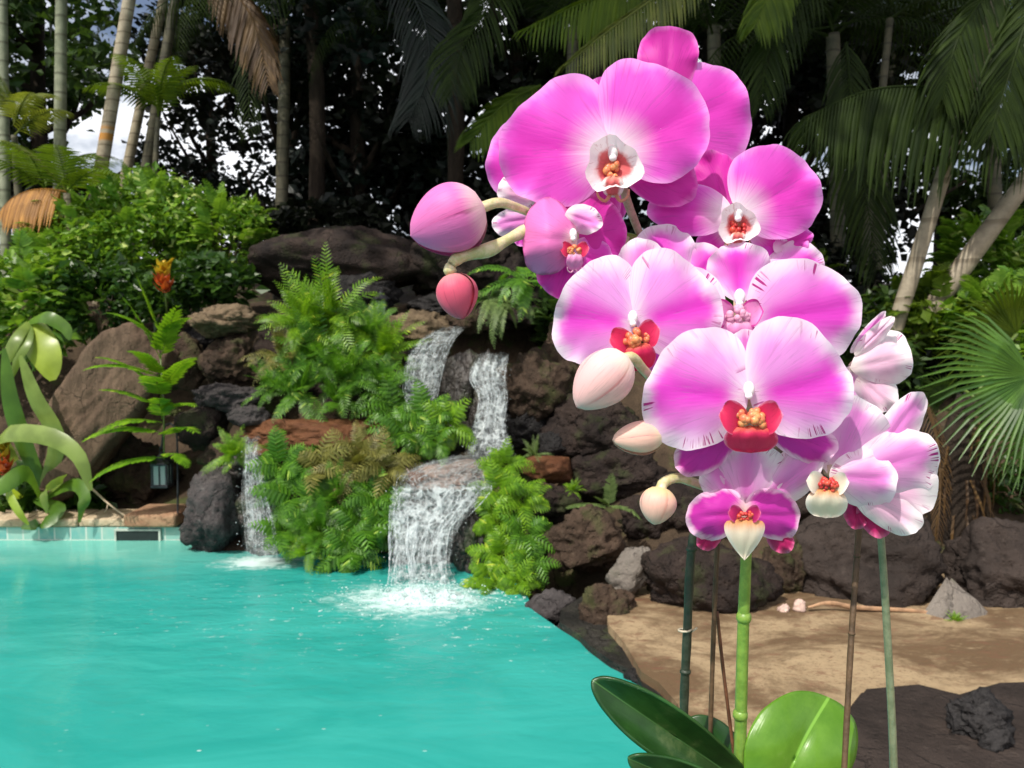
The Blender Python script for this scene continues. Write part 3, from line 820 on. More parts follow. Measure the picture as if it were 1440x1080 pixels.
def leaf_cloud(name, cent, size, seed, up=0.6, ar=0.42, size_var=0.35, fold=0.12, dirs=None):
    """numpy: one folded leaf (4 triangles) at each centre"""
    g = np.random.default_rng(seed); n = len(cent)
    d = g.normal(size=(n, 3)) if dirs is None else dirs + g.normal(size=(n, 3))*.5
    d[:, 2] *= .6; d /= np.linalg.norm(d, axis=1)[:, None]
    nn = g.normal(size=(n, 3))*(1-up) + np.array([0, 0, up]); 
    s = np.cross(d, nn); s /= np.maximum(1e-6, np.linalg.norm(s, axis=1))[:, None]
    nn = np.cross(s, d)
    L = size * (1 + size_var*g.normal(size=n)).clip(.4, 2)
    l = L[:, None]
    v = np.stack([cent, cent + d*l*.45 + s*l*ar + nn*l*fold, cent + d*l, cent + d*l*.45 - s*l*ar + nn*l*fold, cent + d*l*.5], 1)
    base = (np.arange(n)*5)[:, None, None]
    f = np.array([[0, 1, 4], [1, 2, 4], [2, 3, 4], [3, 0, 4]])[None] + base
    rnd = np.repeat(g.uniform(0, 1, n), 5)
    return np_mesh(name, v.reshape(-1, 3), f.reshape(-1, 3), {'rnd': rnd})

def clump_points(n, clumps, seed, shell=0.55):
    """points in a set of (centre, radii) ellipsoids, denser toward the outside"""
    g = np.random.default_rng(seed); out = []
    vol = np.array([a[1][0]*a[1][1]*a[1][2] for a in clumps])**.7; vol = vol/vol.sum()
    for (c, rad), p in zip(clumps, vol):
        m = int(n*p) + 1
        d = g.normal(size=(m, 3)); d /= np.linalg.norm(d, axis=1)[:, None]
        rr = shell + (1-shell)*g.uniform(0, 1, m)**.6
        rr *= 1 + .12*g.normal(size=m)
        out.append(np.array(c) + d*rr[:, None]*np.array(rad))
    return np.concatenate(out)[:n]

# ------------------------------------------------------------ ferns on the waterfall wall
FERNS = {}
for k in range(4): FERNS['sword', k] = fern_mesh(20+k, 22, 1.0, 18, .19, lw=.105)
for k in range(2): FERNS['hang', k] = fern_mesh(30+k, 15, 1.0, 20, .15, (1.4, 2.6), (.6, 1.1), .16)
for k in range(2): FERNS['lush', k] = fern_mesh(40+k, 19, 1.08, 10, .30, (.8, 2.2), (.25, 1.1), .15, .3)
FM = {}
def fern(kind, k, px, py, Y, size, mat, label, group=None, seed=0, tilt=(0.35, 0.0)):
    key = (kind, k % (4 if kind == 'sword' else 2), mat)
    if key not in FM:
        m = FERNS[key[:2]].copy(); m.materials.clear(); m.materials.append(M[mat]); FM[key] = m
    p = P(px, py, Y); r = random.Random(seed + int(px*7 + py))
    s = size * Y / F * r.uniform(.9, 1.12)
    o = link('fern', FM[key], M[mat], None, p, (tilt[0] + r.uniform(-.15, .15), tilt[1] + r.uniform(-.2, .2), r.uniform(0, 6.28)), (s, s, s))
    # tilt toward the viewer is applied after the spin
    o.rotation_euler = (Matrix.Rotation(tilt[0] + r.uniform(-.15, .15), 3, 'X') @ Matrix.Rotation(tilt[1] + r.uniform(-.25, .25), 3, 'Y') @ Matrix.Rotation(r.uniform(0, 6.28), 3, 'Z')).to_euler()
    return tag(o, label, 'fern', group)

GU = 'ferns of the bank left of the upper falls'
LU = 'green sword fern within the thick bank between the red ledge and the wide top boulder'
for i, (px, py, Y, s, mt, lab) in enumerate([
  (470, 445, 6.25, 92, 'fern_bright', 'bright sword fern at the peak of the bank below the wide top boulder'),
  (425, 455, 6.2, 84, 'fern_bright', 'pale tipped sword fern on the upper bank beside the tan capped rock'),
  (515, 470, 6.25, 80, 'fern', LU), (450, 500, 6.1, 84, 'fern', LU), (400, 505, 6.1, 66, 'fern_olive', 'olive tinged fern at the left side of the upper bank beside the pitted brown rock'),
  (540, 500, 6.15, 72, 'fern_bright', 'sword fern at the right end of the upper bank beside the left upper fall'),
  (490, 530, 6.0, 84, 'fern', LU), (425, 548, 5.95, 76, 'fern', 'fern hanging just above the left part of the red ledge'),
  (535, 545, 6.0, 72, 'fern', LU), (475, 565, 5.9, 62, 'fern', LU), (385, 545, 6.0, 54, 'fern', 'small fern at the lower left corner of the upper bank'),
  (505, 490, 6.35, 80, 'fern', LU), (440, 475, 6.35, 80, 'fern_bright', LU)]):
    fern('sword', i, px, py, Y, s, mt, lab, GU, tilt=(.75, 0))
GM = 'ferns at the foot of the left upper fall'
for i, (px, py, Y, s, mt, lab) in enumerate([
  (555, 578, 5.85, 58, 'fern', 'fern sprayed by the foot of the left upper fall'), (600, 590, 5.7, 58, 'fern', 'dark green fern left of the narrow upper fall'),
  (630, 600, 5.65, 46, 'fern_bright', 'bright little fern touching the narrow upper fall'), (570, 610, 5.6, 56, 'fern', 'fern above the left end of the cascade lip'),
  (612, 622, 5.55, 42, 'fern', 'low fern just above the white water on the cascade lip')]):
    fern('lush', i, px, py, Y, s, mt, lab, GM, tilt=(.7, 0))
GL = 'ferns of the bank left of the lower cascade'
LL = 'green fern within the dense bank hanging to the pool left of the lower cascade'
for i, (px, py, Y, s, mt, lab) in enumerate([
  (330, 640, 5.5, 44, 'fern_bright', 'bright yellow green fern at the top of the left trickle'),
  (395, 655, 5.4, 62, 'fern', 'fern at the left shoulder of the lower bank beside the left trickle'),
  (450, 660, 5.4, 70, 'fern_olive', 'olive fern hanging under the middle of the red ledge'),
  (505, 650, 5.4, 72, 'fern_olive', 'dry tinged olive fern under the right end of the red ledge'),
  (545, 660, 5.35, 58, 'fern_olive', 'olive fern left of the reddish stone on the cascade lip'),
  (415, 700, 5.3, 72, 'fern', LL), (475, 700, 5.3, 76, 'fern', LL), (530, 700, 5.25, 62, 'fern', LL),
  (400, 745, 5.2, 56, 'fern', 'fern trailing beside the foot of the left trickle'), (450, 745, 5.15, 70, 'fern', LL), (505, 745, 5.15, 70, 'fern', LL),
  (535, 735, 5.1, 44, 'fern', 'dark fern pressed against the left edge of the lower cascade'),
  (435, 775, 5.08, 52, 'fern_bright', 'fern dipping into the pool below the left bank'), (490, 775, 5.05, 56, 'fern', LL)]):
    fern('lush' if i % 3 else 'sword', i, px, py, Y, s, mt, lab, GL, tilt=(.95, 0))
GR = 'bright ferns right of the lower cascade'
LR = 'bright yellow green fern within the column right of the lower cascade'
for i, (px, py, Y, s, mt, lab) in enumerate([
  (710, 655, 5.15, 44, 'fern_bright', 'topmost bright fern of the column right of the lower cascade beside the rust red shelf'),
  (700, 690, 5.05, 50, 'fern_bright', LR), (735, 705, 5.05, 52, 'fern_bright', LR), (700, 735, 4.95, 50, 'fern_bright', LR), (740, 750, 4.9, 56, 'fern', 'darker fern against the rounded brown boulder'),
  (705, 780, 4.8, 54, 'fern_bright', LR), (745, 790, 4.75, 50, 'fern', LR), (685, 812, 4.7, 44, 'fern_bright', 'bright fern touching the pool at the right edge of the splash'), (728, 820, 4.6, 46, 'fern_bright', 'lowest bright fern dipping into the pool right of the cascade')]):
    fern('lush', i, px, py, Y, s, mt, lab, GR, tilt=(.95, 0))
for i, (px, py, Y, s, mt, lab) in enumerate([
  (690, 420, 5.95, 66, 'fern_grey', 'soft grey green drooping fern over the head of the narrow upper fall'),
  (742, 395, 5.95, 92, 'fern', 'larger green drooping fern between the buds and the mid left flower'),
  (715, 425, 5.9, 70, 'fern_grey', 'grey green fern hanging between two drooping ferns above the narrow upper fall')]):
    fern('hang', i, px, py, Y, s, mt, lab, 'drooping ferns at the head of the falls', tilt=(.4, 0))

fern('sword', 1, 752, 640, 5.35, 26, 'fern_grey', 'tiny pale fern in the dark niche above the rust red shelf', tilt=(.3, 0))
fern('sword', 2, 806, 690, 5.15, 22, 'fern_bright', 'tiny fern at the right end of the rust red shelf', tilt=(.5, 0))
fern('sword', 3, 1342, 874, 3.93, 20, 'fern_bright', 'tiny green weed at the foot of the triangular pale stone', tilt=(.3, 0))

def frond_plant(px, py, Y, fr, mat, label, name='fern', cat='fern', stem=None):
    """plant whose fronds are listed one by one: (direction x, direction z, toward viewer, length px, droop)"""
    p = P(px, py, Y); k = Y / F
    root = empty(name, p, label=label, cat=cat)
    for j, (dx, dz, dy, ln, dr, off) in enumerate(fr):
        b = MB()
        frond(b, p + Vector((0, 0, off*k)), Vector((dx, -dy, dz)), ln*k, dr, 15, ln*k*.33, int(px)+j, lw=.17, rr=.003, gap=.03)
        b.build('frond', M[mat], root, p, False)
    if stem:
        b = MB(); b.tube([p + Vector((0, .01, -.02)), p + Vector((0.01, .01, stem*k*.5)), p + Vector((-.01, .01, stem*k))], .006, 6)
        b.build('stem', M['stem_green'], root, p)
    return root
frond_plant(856, 712, 5.0, [(-1, .25, .3, 66, .5, 0), (.05, 1, .1, 48, .1, 0), (.75, .15, .3, 52, 1.3, 0), (-.5, .6, .4, 34, .6, 0)], 'fern_grey', 'little lone fern of four fronds on the rounded brown boulder')
frond_plant(230, 668, 5.75, [(-.9, .35, .4, 104, 1.0, 60), (.7, .5, .4, 78, 1.1, 55), (-.6, .75, .3, 96, .9, 120), (.6, .8, .3, 84, .8, 120), (-.35, 1, .2, 100, .6, 165), (.35, 1, .2, 84, .6, 165), (-.85, .1, .4, 100, 1.0, 25), (-.9, .5, .4, 100, .9, 140), (-.75, .3, .6, 90, 1.1, 75), (-.3, 1.1, .1, 84, .4, 200), (.1, .8, .7, 80, 1.2, 110), (.8, .2, .5, 60, 1.2, 30), (-.8, .6, .3, 84, .7, 95), (.8, .5, .4, 70, .9, 90), (-.8, .9, .2, 80, .9, 190), (.7, .9, .2, 62, 1.0, 190), (-.2, .9, .6, 70, 1.2, 140), (.2, .9, .6, 66, 1.3, 80)],
            'fern_bright', 'spindly yellow green fern with a tall stem in front of the leaning brown slab', stem=200)

# ------------------------------------------------------------ shrubs
def shrub(name, px, py, Y, rw, rh, n, leaf, mat, label, seed, depth=.8, cat='shrub', lobes=14, ar=.30, up=.55, group=None, sprigs=0):
    """rounded shrub rw x rh photo pixels (half sizes) with its foot at the lower edge"""
    k = Y / F; c = P(px, py, Y); r = random.Random(seed)
    sx, sz = rw*k, rh*k; sy = depth*(sx+sz)/2
    foot = c + Vector((0, 0, -sz))
    root = empty(name, foot, label=label, cat=cat, group=group)
    cl = [((c.x, c.y, c.z - sz*.15), (sx*.62, sy*.62, sz*.62))]
    for i in range(lobes):
        a = r.uniform(0, 2*math.pi); e = r.uniform(-.55, 1)
        q = math.sqrt(max(0, 1-e*e))
        s = r.uniform(.20, .42)
        cl.append(((c.x + math.cos(a)*q*sx*.72, c.y + math.sin(a)*q*sy*.72, c.z + e*sz*.7), (sx*s, sy*s, sz*s)))
    pts = clump_points(n, cl, seed, .5) - np.array(foot)
    me = leaf_cloud('foliage', pts, leaf*k, seed, up=up, ar=ar)
    if sprigs:
        b = MB()
        cv = np.zeros(len(me.vertices)*3, np.float32); me.vertices.foreach_get('co', cv); cv = cv.reshape(-1, 3) + np.array(foot)
        cf = np.zeros(len(me.loops), np.int32); me.loops.foreach_get('vertex_index', cf); ca = np.zeros(len(cv), np.float32); me.attributes['rnd'].data.foreach_get('value', ca)
        b.v = [tuple(x) for x in cv]; b.f = [tuple(x) for x in cf.reshape(-1, 3)]; b.m = [0]*len(b.f); b.attr('rnd', 0, ca)
        for q in range(sprigs):
            a = r.uniform(0, 2*math.pi); e = r.uniform(-.1, 1); h = math.sqrt(max(0, 1-e*e))
            o = c + Vector((math.cos(a)*h*sx*.72, math.sin(a)*h*sy*.72, e*sz*.72))
            d = (o - c).normalized() + Vector((r.gauss(0, .3), r.gauss(0, .3), .7))
            frond(b, o, d, r.uniform(26, 46)*k, r.uniform(.5, 1.8), 11, 15*k*leaf/11, seed*77+q, lw=.20, seg=2, rr=.0025, sag=.35, gap=.06)
        me = b.mesh('foliage', False, foot)
    link('foliage', me, M[mat], root)
    b = MB()
    for i in range(7):
        a = r.uniform(0, 6.28)
        e = foot + Vector((math.cos(a)*sx*.45, math.sin(a)*sy*.45, sz*r.uniform(.8, 1.5)))
        b.tube(spline([foot, foot.lerp(e, .5) + Vector((0, 0, sz*.2)), e], 8), [.02*k*60*(1-i_/9) for i_ in range(8)], 5)
    b.build('branches', M['stem_brown'], root, foot)
    return root
# ------------------------------------------------------------ planted bank
shrub('shrub', 205, 335, 7.6, 120, 92, 5200, 10, 'shrub', 'large bright green shrub on the left bank above the leaning brown slab', 1, sprigs=70)
shrub('shrub', 315, 345, 7.5, 72, 70, 2300, 10, 'shrub', 'bright green shrub right of the largest shrub reaching towards the wide top boulder', 2, sprigs=44)
shrub('shrub', 110, 355, 7.4, 70, 76, 2300, 10, 'shrub', 'bright green shrub at the left shoulder of the largest shrub', 3, sprigs=40)
shrub('shrub', 50, 430, 7.0, 90, 92, 2000, 15, 'shrub', 'leafy green shrub at the left edge below the dry yellow frond', 4, sprigs=40)
shrub('shrub', 140, 425, 6.9, 84, 60, 1700, 15, 'shrub_dark', 'dark green shrub between the largest shrub and the leaning brown slab', 5)
shrub('shrub', 300, 400, 6.9, 80, 44, 1500, 14, 'shrub_dark', 'dark green low shrub above the tan capped rock', 6)
shrub('shrub', 232, 420, 6.7, 44, 42, 700, 14, 'shrub_dark', 'small dark leafed shrub round the red and yellow flower', 7)
shrub('shrub', 70, 705, 6.25, 80, 52, 900, 20, 'shrub_dark', 'low dark green ground plant behind the coping at the left edge', 8)
shrub('shrub', 1400, 375, 6.9, 90, 76, 2400, 15, 'shrub', 'yellow green leafy shrub at the right edge below the bright sky gap', 9, ar=.2, sprigs=50)
shrub('shrub', 1300, 450, 6.4, 80, 66, 1700, 14, 'palm_mid', 'loose green shrub at the foot of the slanting pale trunk', 10, sprigs=36)
shrub('shrub', 1400, 470, 6.2, 90, 80, 1900, 14, 'shrub', 'green shrub behind the fan palm leaf at the right edge', 11, sprigs=40)
shrub('shrub', 1230, 500, 6.3, 70, 90, 1500, 14, 'tree_green', 'dim green shrub behind the small half open flower', 12)
shrub('shrub', 1430, 690, 5.5, 70, 60, 900, 12, 'shrub_dark', 'dark low shrub under the fan palm at the right edge', 13)

# red and yellow flower head on the left bank
def flame_flower(px, py, Y, label, s=1.0):
    k = Y / F * s; p = P(px, py, Y); foot = p + Vector((0, .05, -60*k))
    root = empty('tropical_flower', foot, label=label, cat='flower')
    r = random.Random(3)
    b = MB(); b.tube([foot, p], .007, 6); b.build('stem', M['stem_green'], root, foot)
    for nm, mt, z0, z1, n, ln in (('red_bracts', 'flower_red', -26, -6, 16, 18), ('yellow_bracts', 'flower_yellow', -4, 16, 14, 16)):
        b = MB()
        for i in range(n):
            a = r.uniform(0, 6.28); q = p + Vector((0, 0, lerp(z0, z1, i/n)*k))
            d = Vector((math.cos(a), math.sin(a), r.uniform(.2, .9))).normalized()
            blade([q, q + d*ln*k*.5, q + d*ln*k + Vector((0, 0, ln*k*.2))], [3*k, 5*k, .6*k], b, d.cross(Vector((0, 0, 1))), 0, r.random())
        b.build(nm, M[mt], root, foot, False)
M['flower_red'] = leaf_mat('red_bract', (0.35, 0.03, 0.01), (0.62, 0.13, 0.03), 0.25)
M['flower_yellow'] = leaf_mat('yellow_bract', (0.55, 0.30, 0.02), (0.75, 0.52, 0.05), 0.25)
flame_flower(230, 385, 6.45, 'red and yellow flower head standing up among the shrubs left of the wide top boulder')
flame_flower(2, 640, 5.9, 'orange red flower head cut by the left edge of the photo', 1.1)

# ------------------------------------------------------------ broad strap leaves at the left
M['strap'] = leaf_mat('strap_leaf', (0.128, 0.2, 0.028), (0.24, 0.32, 0.072), 0.3, 0.35)
M['strap_dark'] = leaf_mat('dark_strap_leaf', (0.05, 0.12, 0.012), (0.12, 0.23, 0.025), 0.3, 0.35)
M['strap_yellow'] = leaf_mat('yellow_green_leaf', (0.30, 0.42, 0.04), (0.42, 0.52, 0.07), 0.35, 0.35)
def strap(b, pts, wid, rnd, n=14, prof=None, fold=.3):
    sp = spline([P(*q) for q in pts], n)
    ws = [wid * (prof(i/(n-1)) if prof else max(.06, math.sin(math.pi*(.12 + .86*i/(n-1)))**.6)) for i in range(n)]
    t = (sp[-1]-sp[0]).normalized(); s = t.cross(Vector((0, -1, 0.25)))
    blade(sp, ws, b, s, 0, rnd, fold)
def strap_plant(leaves, foot, label, name='strap_leaf_plant'):
    root = empty(name, foot, label=label, cat='plant')
    for pts, wd, mt, rn in leaves:
        b = MB(); strap(b, pts, wd, rn); b.build('leaf', M[mt], root, foot)
    return root
strap_plant([
  ([(60, 690, 6.05), (78, 620, 5.95), (48, 560, 5.9), (28, 500, 5.9)], .066, 'strap', .8),
  ([(60, 690, 6.05), (30, 620, 6.0), (12, 560, 5.95), (5, 490, 5.95)], .07, 'strap_dark', .5),
  ([(20, 650, 6.05), (0, 612, 5.8), (62, 612, 5.65), (108, 640, 5.6), (128, 690, 5.6)], .066, 'strap', .9),
  ([(60, 700, 6.05), (40, 665, 5.75), (0, 685, 5.6), (-40, 700, 5.6)], .06, 'strap_dark', .9),
  ([(60, 700, 6.05), (90, 672, 5.8), (62, 690, 5.65), (66, 722, 5.65)], .035, 'strap', .5),
  ([(60, 700, 6.05), (100, 680, 5.8), (118, 700, 5.7), (112, 735, 5.7)], .05, 'strap_dark', .6),
  ([(30, 700, 6.05), (10, 690, 5.7), (24, 718, 5.6), (40, 738, 5.62)], .03, 'strap_yellow', .3),
  ([(50, 700, 6.05), (80, 715, 5.8), (60, 735, 5.72), (30, 742, 5.72)], .06, 'strap_dark', .3),
 ], P(60, 735, 6.05), 'plant with broad pale green strap leaves arching over the coping at the left edge')
strap_plant([
  ([(40, 452, 6.3), (52, 480, 6.15), (64, 505, 6.1), (74, 535, 6.1)], .125, 'strap_yellow', .6),
  ([(40, 452, 6.3), (25, 470, 6.1), (12, 495, 6.05), (2, 525, 6.05)], .05, 'strap', .5),
  ([(40, 452, 6.3), (38, 478, 6.1), (24, 505, 6.05), (18, 530, 6.05)], .04, 'strap', .2),
  ([(40, 452, 6.3), (62, 445, 6.1), (90, 460, 6.1), (98, 478, 6.1)], .05, 'strap_dark', .9),
 ], P(42, 490, 6.35), 'plant with one sunlit yellow green pointed leaf above the strap leaves at the left')
# dry stem lying against the coping
b = MB(); b.tube(spline([P(128, 686, 5.95), P(150, 706, 5.85), P(168, 720, 5.8), P(184, 730, 5.78)], 12), [.009 - .0004*i for i in range(12)], 6)
b.tube(spline([P(152, 708, 5.85), P(150, 716, 5.84), P(147, 722, 5.83)], 4), .004, 5)
tag(b.build('dry_twig', plain_mat('dry_stem', (0.42, 0.32, 0.22), .8, .2, 30), origin=P(184, 730, 5.78)), 'thin dry beige stem leaning on the raised coping stone', 'twig')

# ------------------------------------------------------------ lanterns
M['lantern_metal'] = plain_mat('lantern_metal', (0.035, 0.035, 0.04), .45, .3, 30, Metallic=.6)
t_ = NT('lantern_glass')
M['lantern_glass'] = t_.surf(t_.principled((.40, .47, .46), .15, Transmission_Weight=.35))
def lantern(px, py, Y, h, label, group=None):
    k = Y / F * h / 50.0
    c = P(px, py, Y); foot = c + Vector((0, 0, -25*k))
    root = empty('garden_lantern', foot, label=label, cat='lantern', group=group)
    b = MB()
    b.box(foot + Vector((0, 0, 2*k)), (24*k, 24*k, 4*k), bev=1*k)
    b.box(foot + Vector((0, 0, 33*k)), (24*k, 24*k, 3*k), bev=.8*k)
    for sx in (-1, 1):
        for sy in (-1, 1): b.box(foot + Vector((sx*10*k, sy*10*k, 17.8*k)), (2.4*k, 2.4*k, 27.4*k))
        b.box(foot + Vector((0, sx*10*k, 17.8*k)), (1.6*k, 1.6*k, 27.4*k)); b.box(foot + Vector((sx*10*k, 0, 17.8*k)), (1.6*k, 1.6*k, 27.4*k))
    b.build('frame', M['lantern_metal'], root, foot, False)
    b = MB(); b.box(foot + Vector((0, 0, 17.8*k)), (18*k, 18*k, 27.3*k)); b.build('glass', M['lantern_glass'], root, foot, False)
    b = MB(); pts = []
    for z, r_ in ((34.4, 17), (36, 16.5), (42, 8), (46, 4), (48, 3.4), (50, 0.3)):
        for j in range(12): pts.append(foot + Vector((math.cos(j*math.pi/6)*r_*k, math.sin(j*math.pi/6)*r_*k, z*k)))
    b.grid(pts, 6, 12, close=True); b.build('roof', M['lantern_metal'], root, foot, False)
    b = MB(); b.tube([foot + Vector((math.cos(j*.524)*3*k, 0, 52.5*k + math.sin(j*.524)*3*k)) for j in range(13)], .7*k, 5)
    b.build('ring', M['lantern_metal'], root, foot)
    return root
lantern(228, 660, 5.8, 50, 'dark metal lantern with pale glass hanging beside the thin pole above the raised coping')
lantern(536, 428, 6.55, 38, 'small dark lantern among the rocks right of the peak of the upper fern bank')
# the pole the first lantern hangs from
b = MB(); k = 5.8 / F
tp = P(228, 660, 5.8) + Vector((0, 0, (25+5.2)*k))
b.tube(spline([P(250, 745, 5.8), P(250, 680, 5.8), P(249, 620, 5.8), P(247, 604, 5.8), P(240, 596, 5.8), P(231, 602, 5.8), Vector((tp.x, tp.y, tp.z + .005)), Vector((tp.x - .012, tp.y, tp.z + .012))], 36), .0075, 6)
tag(b.build('shepherd_hook', M['lantern_metal'], origin=P(250, 745, 5.8)), 'thin dark hooked pole beside the raised coping that carries the lantern', 'hook pole')

# ------------------------------------------------------------ palms
def trunk_mat(name, lo, hi, ring, every=0.16, band=None):
    t = NT(name)
    g = t.n('ShaderNodeNewGeometry').outputs['Position']
    s = t.n('ShaderNodeSeparateXYZ'); t.set(s.inputs[0], g)
    n1 = t.noise(g, 7, 5, .65)
    z = t.math('MULTIPLY_ADD', n1, 0.03, s.outputs[2])
    saw = t.math('FRACT', t.math('DIVIDE', z, every))
    col = t.mix(t.step(n1, .3, .7), lo, hi)
    col = t.mix(t.math('MULTIPLY', t.step(saw, .80, .93), .8), col, ring)
    col = t.mix(t.step(t.noise(g, 30, 4, .7), .55, .75, 0, .5), col, tuple(x*.45 for x in lo))
    if band:
        bd = t.math('MULTIPLY', t.step(s.outputs[2], band[0], band[0]+.05), t.step(s.outputs[2], band[1], band[1]-.05))
        col = t.mix(t.math('MULTIPLY', bd, t.step(saw, .2, .5)), col, (0.42, .19, .03))
    return t.surf(t.principled(col, .7, t.bump(t.math('ADD', saw, t.math('MULTIPLY', n1, .5)), .4, .01)))
M['trunk_grey'] = trunk_mat('grey_green_palm_trunk', (.14, .16, .10), (.27, .29, .20), (.08, .085, .05), .19)
M['trunk_tan'] = trunk_mat('tan_palm_trunk', (.22, .18, .115), (.38, .33, .23), (.12, .09, .05), .13, band=None)
M['trunk_band'] = trunk_mat('banded_palm_trunk', (.22, .18, .125), (.38, .33, .24), (.12, .09, .05), .11, band=(P(148, 205, 8.2).z, P(150, 176, 8.2).z))
M['trunk_dark'] = trunk_mat('dark_palm_trunk', (.05, .05, .03), (.11, .10, .06), (.03, .025, .015), .15)
M['trunk_pale'] = trunk_mat('pale_slanting_trunk', (.20, .165, .115), (.34, .29, .21), (.14, .11, .07), .30)
M['bark'] = rock_mat('tree_bark', (.018, .013, .010), (.05, .036, .026), (.09, .07, .05), .3, .3, .9, streak=(3, 3, .6))

FR = {}
def frond_mesh(kind, seed):
    b = MB()
    p = dict(areca=(2.0, 1.3, 46, .46, .020, .55, .25), droop=(2.3, 2.3, 48, .46, .017, .9, .5), small=(1.1, 1.5, 26, .34, .055, .5, .2), dead=(1.9, 3.4, 34, .40, .030, 1.6, 1.2))[kind]
    frond(b, (0, 0, 0), Vector((1, 0, .75 if kind != 'dead' else .05)), p[0], p[1], p[2], p[3], seed, lw=p[4], sag=p[5], hang=p[6], rr=.013, gap=.05, curl=.5)
    return b.mesh('frond', False)
for kd in ('areca', 'droop', 'small', 'dead'):
    for k in range(2): FR[kd, k] = frond_mesh(kd, 300 + k)
FRM = {}
def add_frond(root, kind, k, mat, loc, yaw, pitch, s, roll=0.0, label=None):
    key = (kind, k % 2, mat)
    if key not in FRM:
        m = FR[kind, k % 2].copy(); m.materials.clear(); m.materials.append(M[mat]); FRM[key] = m
    o = link('frond', FRM[key], M[mat], root, loc, (0, 0, 0), (s, s, s))
    o.rotation_euler = (Matrix.Rotation(yaw, 3, 'Z') @ Matrix.Rotation(-pitch, 3, 'Y') @ Matrix.Rotation(roll, 3, 'X')).to_euler()
    if label: o['label'] = label
    return o

def palm(trunk, rad, tmat, label, nf, kind, fmat, seed, s=1.0, pitch=(-.3, .7), group=None, name='palm_tree', arc=(0, 6.283)):
    """palm: trunk through world points, crown of fronds at its top"""
    r = random.Random(seed)
    foot = Vector(trunk[0])
    root = empty(name, foot, label=label, cat='palm', group=group)
    sp = spline(trunk, 26)
    b = MB(); b.tube(sp, [rad*(1.12 - .3*i/25) for i in range(26)], 14)
    b.build('trunk', M[tmat], root, foot)
    top = sp[-1] - foot
    for i in range(nf):
        yaw = arc[0] + (arc[1]-arc[0])*(i + r.uniform(-.3, .3))/max(1, nf)
        add_frond(root, kind, i, fmat, top + Vector((0, 0, -.03*i % .25)), yaw, r.uniform(*pitch), s*r.uniform(.85, 1.12), r.uniform(-.25, .25))
    return root

def tr(px0, py0, px1, py1, Y, up=5.6, lean=0.0):
    """trunk points: from below the shrubs, through two photo points, on up to height `up` above the frame"""
    a, c = P(px0, py0, Y), P(px1, py1, Y)
    d = (c - a) / (c.z - a.z)
    g = a + d * (ground_z(a.x, a.y) - .1 - a.z)
    e = c + d * (up - c.z); e.x += lean
    return [g, a, c, e]
GP = 'slender palm trunks on the left bank'
palm(tr(8, 330, 4, 40, 8.6, 5.9), .052, 'trunk_grey', 'slender grey green palm trunk at the very left edge', 7, 'areca', 'palm', 1, group=GP)
palm(tr(84, 250, 86, 20, 8.4, 6.2), .060, 'trunk_grey', 'straight grey green palm trunk second from the left edge', 7, 'areca', 'palm', 2, group=GP)
palm(tr(140, 250, 180, 10, 8.2, 5.7), .066, 'trunk_band', 'leaning tan palm trunk with an orange ringed band', 7, 'areca', 'palm', 3, group=GP)
palm(tr(176, 250, 206, 110, 9.2, 6.6), .055, 'trunk_tan', 'thin tan palm trunk just right of the banded trunk', 6, 'areca', 'palm', 4, group=GP)
palm(tr(203, 252, 236, 60, 8.9, 6.2), .058, 'trunk_dark', 'darker thin leaning palm trunk rightmost of the left group', 7, 'areca', 'palm_mid', 5, group=GP)
# understorey palms at the left
palm([P(60, 420, 7.9), P(64, 360, 7.9), P(66, 290, 7.85)], .05, 'trunk_tan', 'young palm with a short pale trunk below the dry yellow frond', 5, 'small', 'palm_mid', 6, s=.8)
yp = empty('dry_palm', P(96, 400, 7.3), label='small palm whose dry yellow frond hangs like a comb at the left edge', cat='palm')
b = MB(); b.tube(spline([P(96, 400, 7.3), P(97, 330, 7.3), P(94, 272, 7.3)], 10), .03, 8); b.build('trunk', M['trunk_tan'], yp, yp.location)
b = MB(); tp = P(94, 270, 7.3)
frond(b, tp, Vector((-1, -.25, .25)), 95*7.3/F, 1.5, 26, 78*7.3/F, 5, lw=.035, sag=.9, hang=1.4, rr=.008)
b.build('frond', M['palm_dry'], yp, yp.location, False)
for j, (dx, dy, dz, l) in enumerate(((.8, -.3, .7, 110), (.2, -.6, 1, 100), (-.6, -.2, 1.1, 120))):
    b = MB(); frond(b, tp, Vector((dx, dy, dz)), l*7.3/F, 1.5, 20, 44*7.3/F, 60+j, lw=.06, sag=.5, rr=.006); b.build('frond', M['palm_lit' if j == 2 else 'palm_mid'], yp, yp.location, False)
gp = palm([P(30, 330, 8.0), P(24, 250, 8.0), P(20, 190, 7.9)], .035, 'trunk_dark', 'small yellow green palm between the two leftmost trunks', 6, 'small', 'palm_lit', 7, s=.62, pitch=(.1, .9))
gp = palm([P(215, 330, 8.4), P(218, 240, 8.4), P(222, 165, 8.4)], .03, 'trunk_dark', 'small dark green palm whose fronds fan out in front of the sky gap', 8, 'small', 'palm_mid', 8, s=.75, pitch=(-.1, .8))

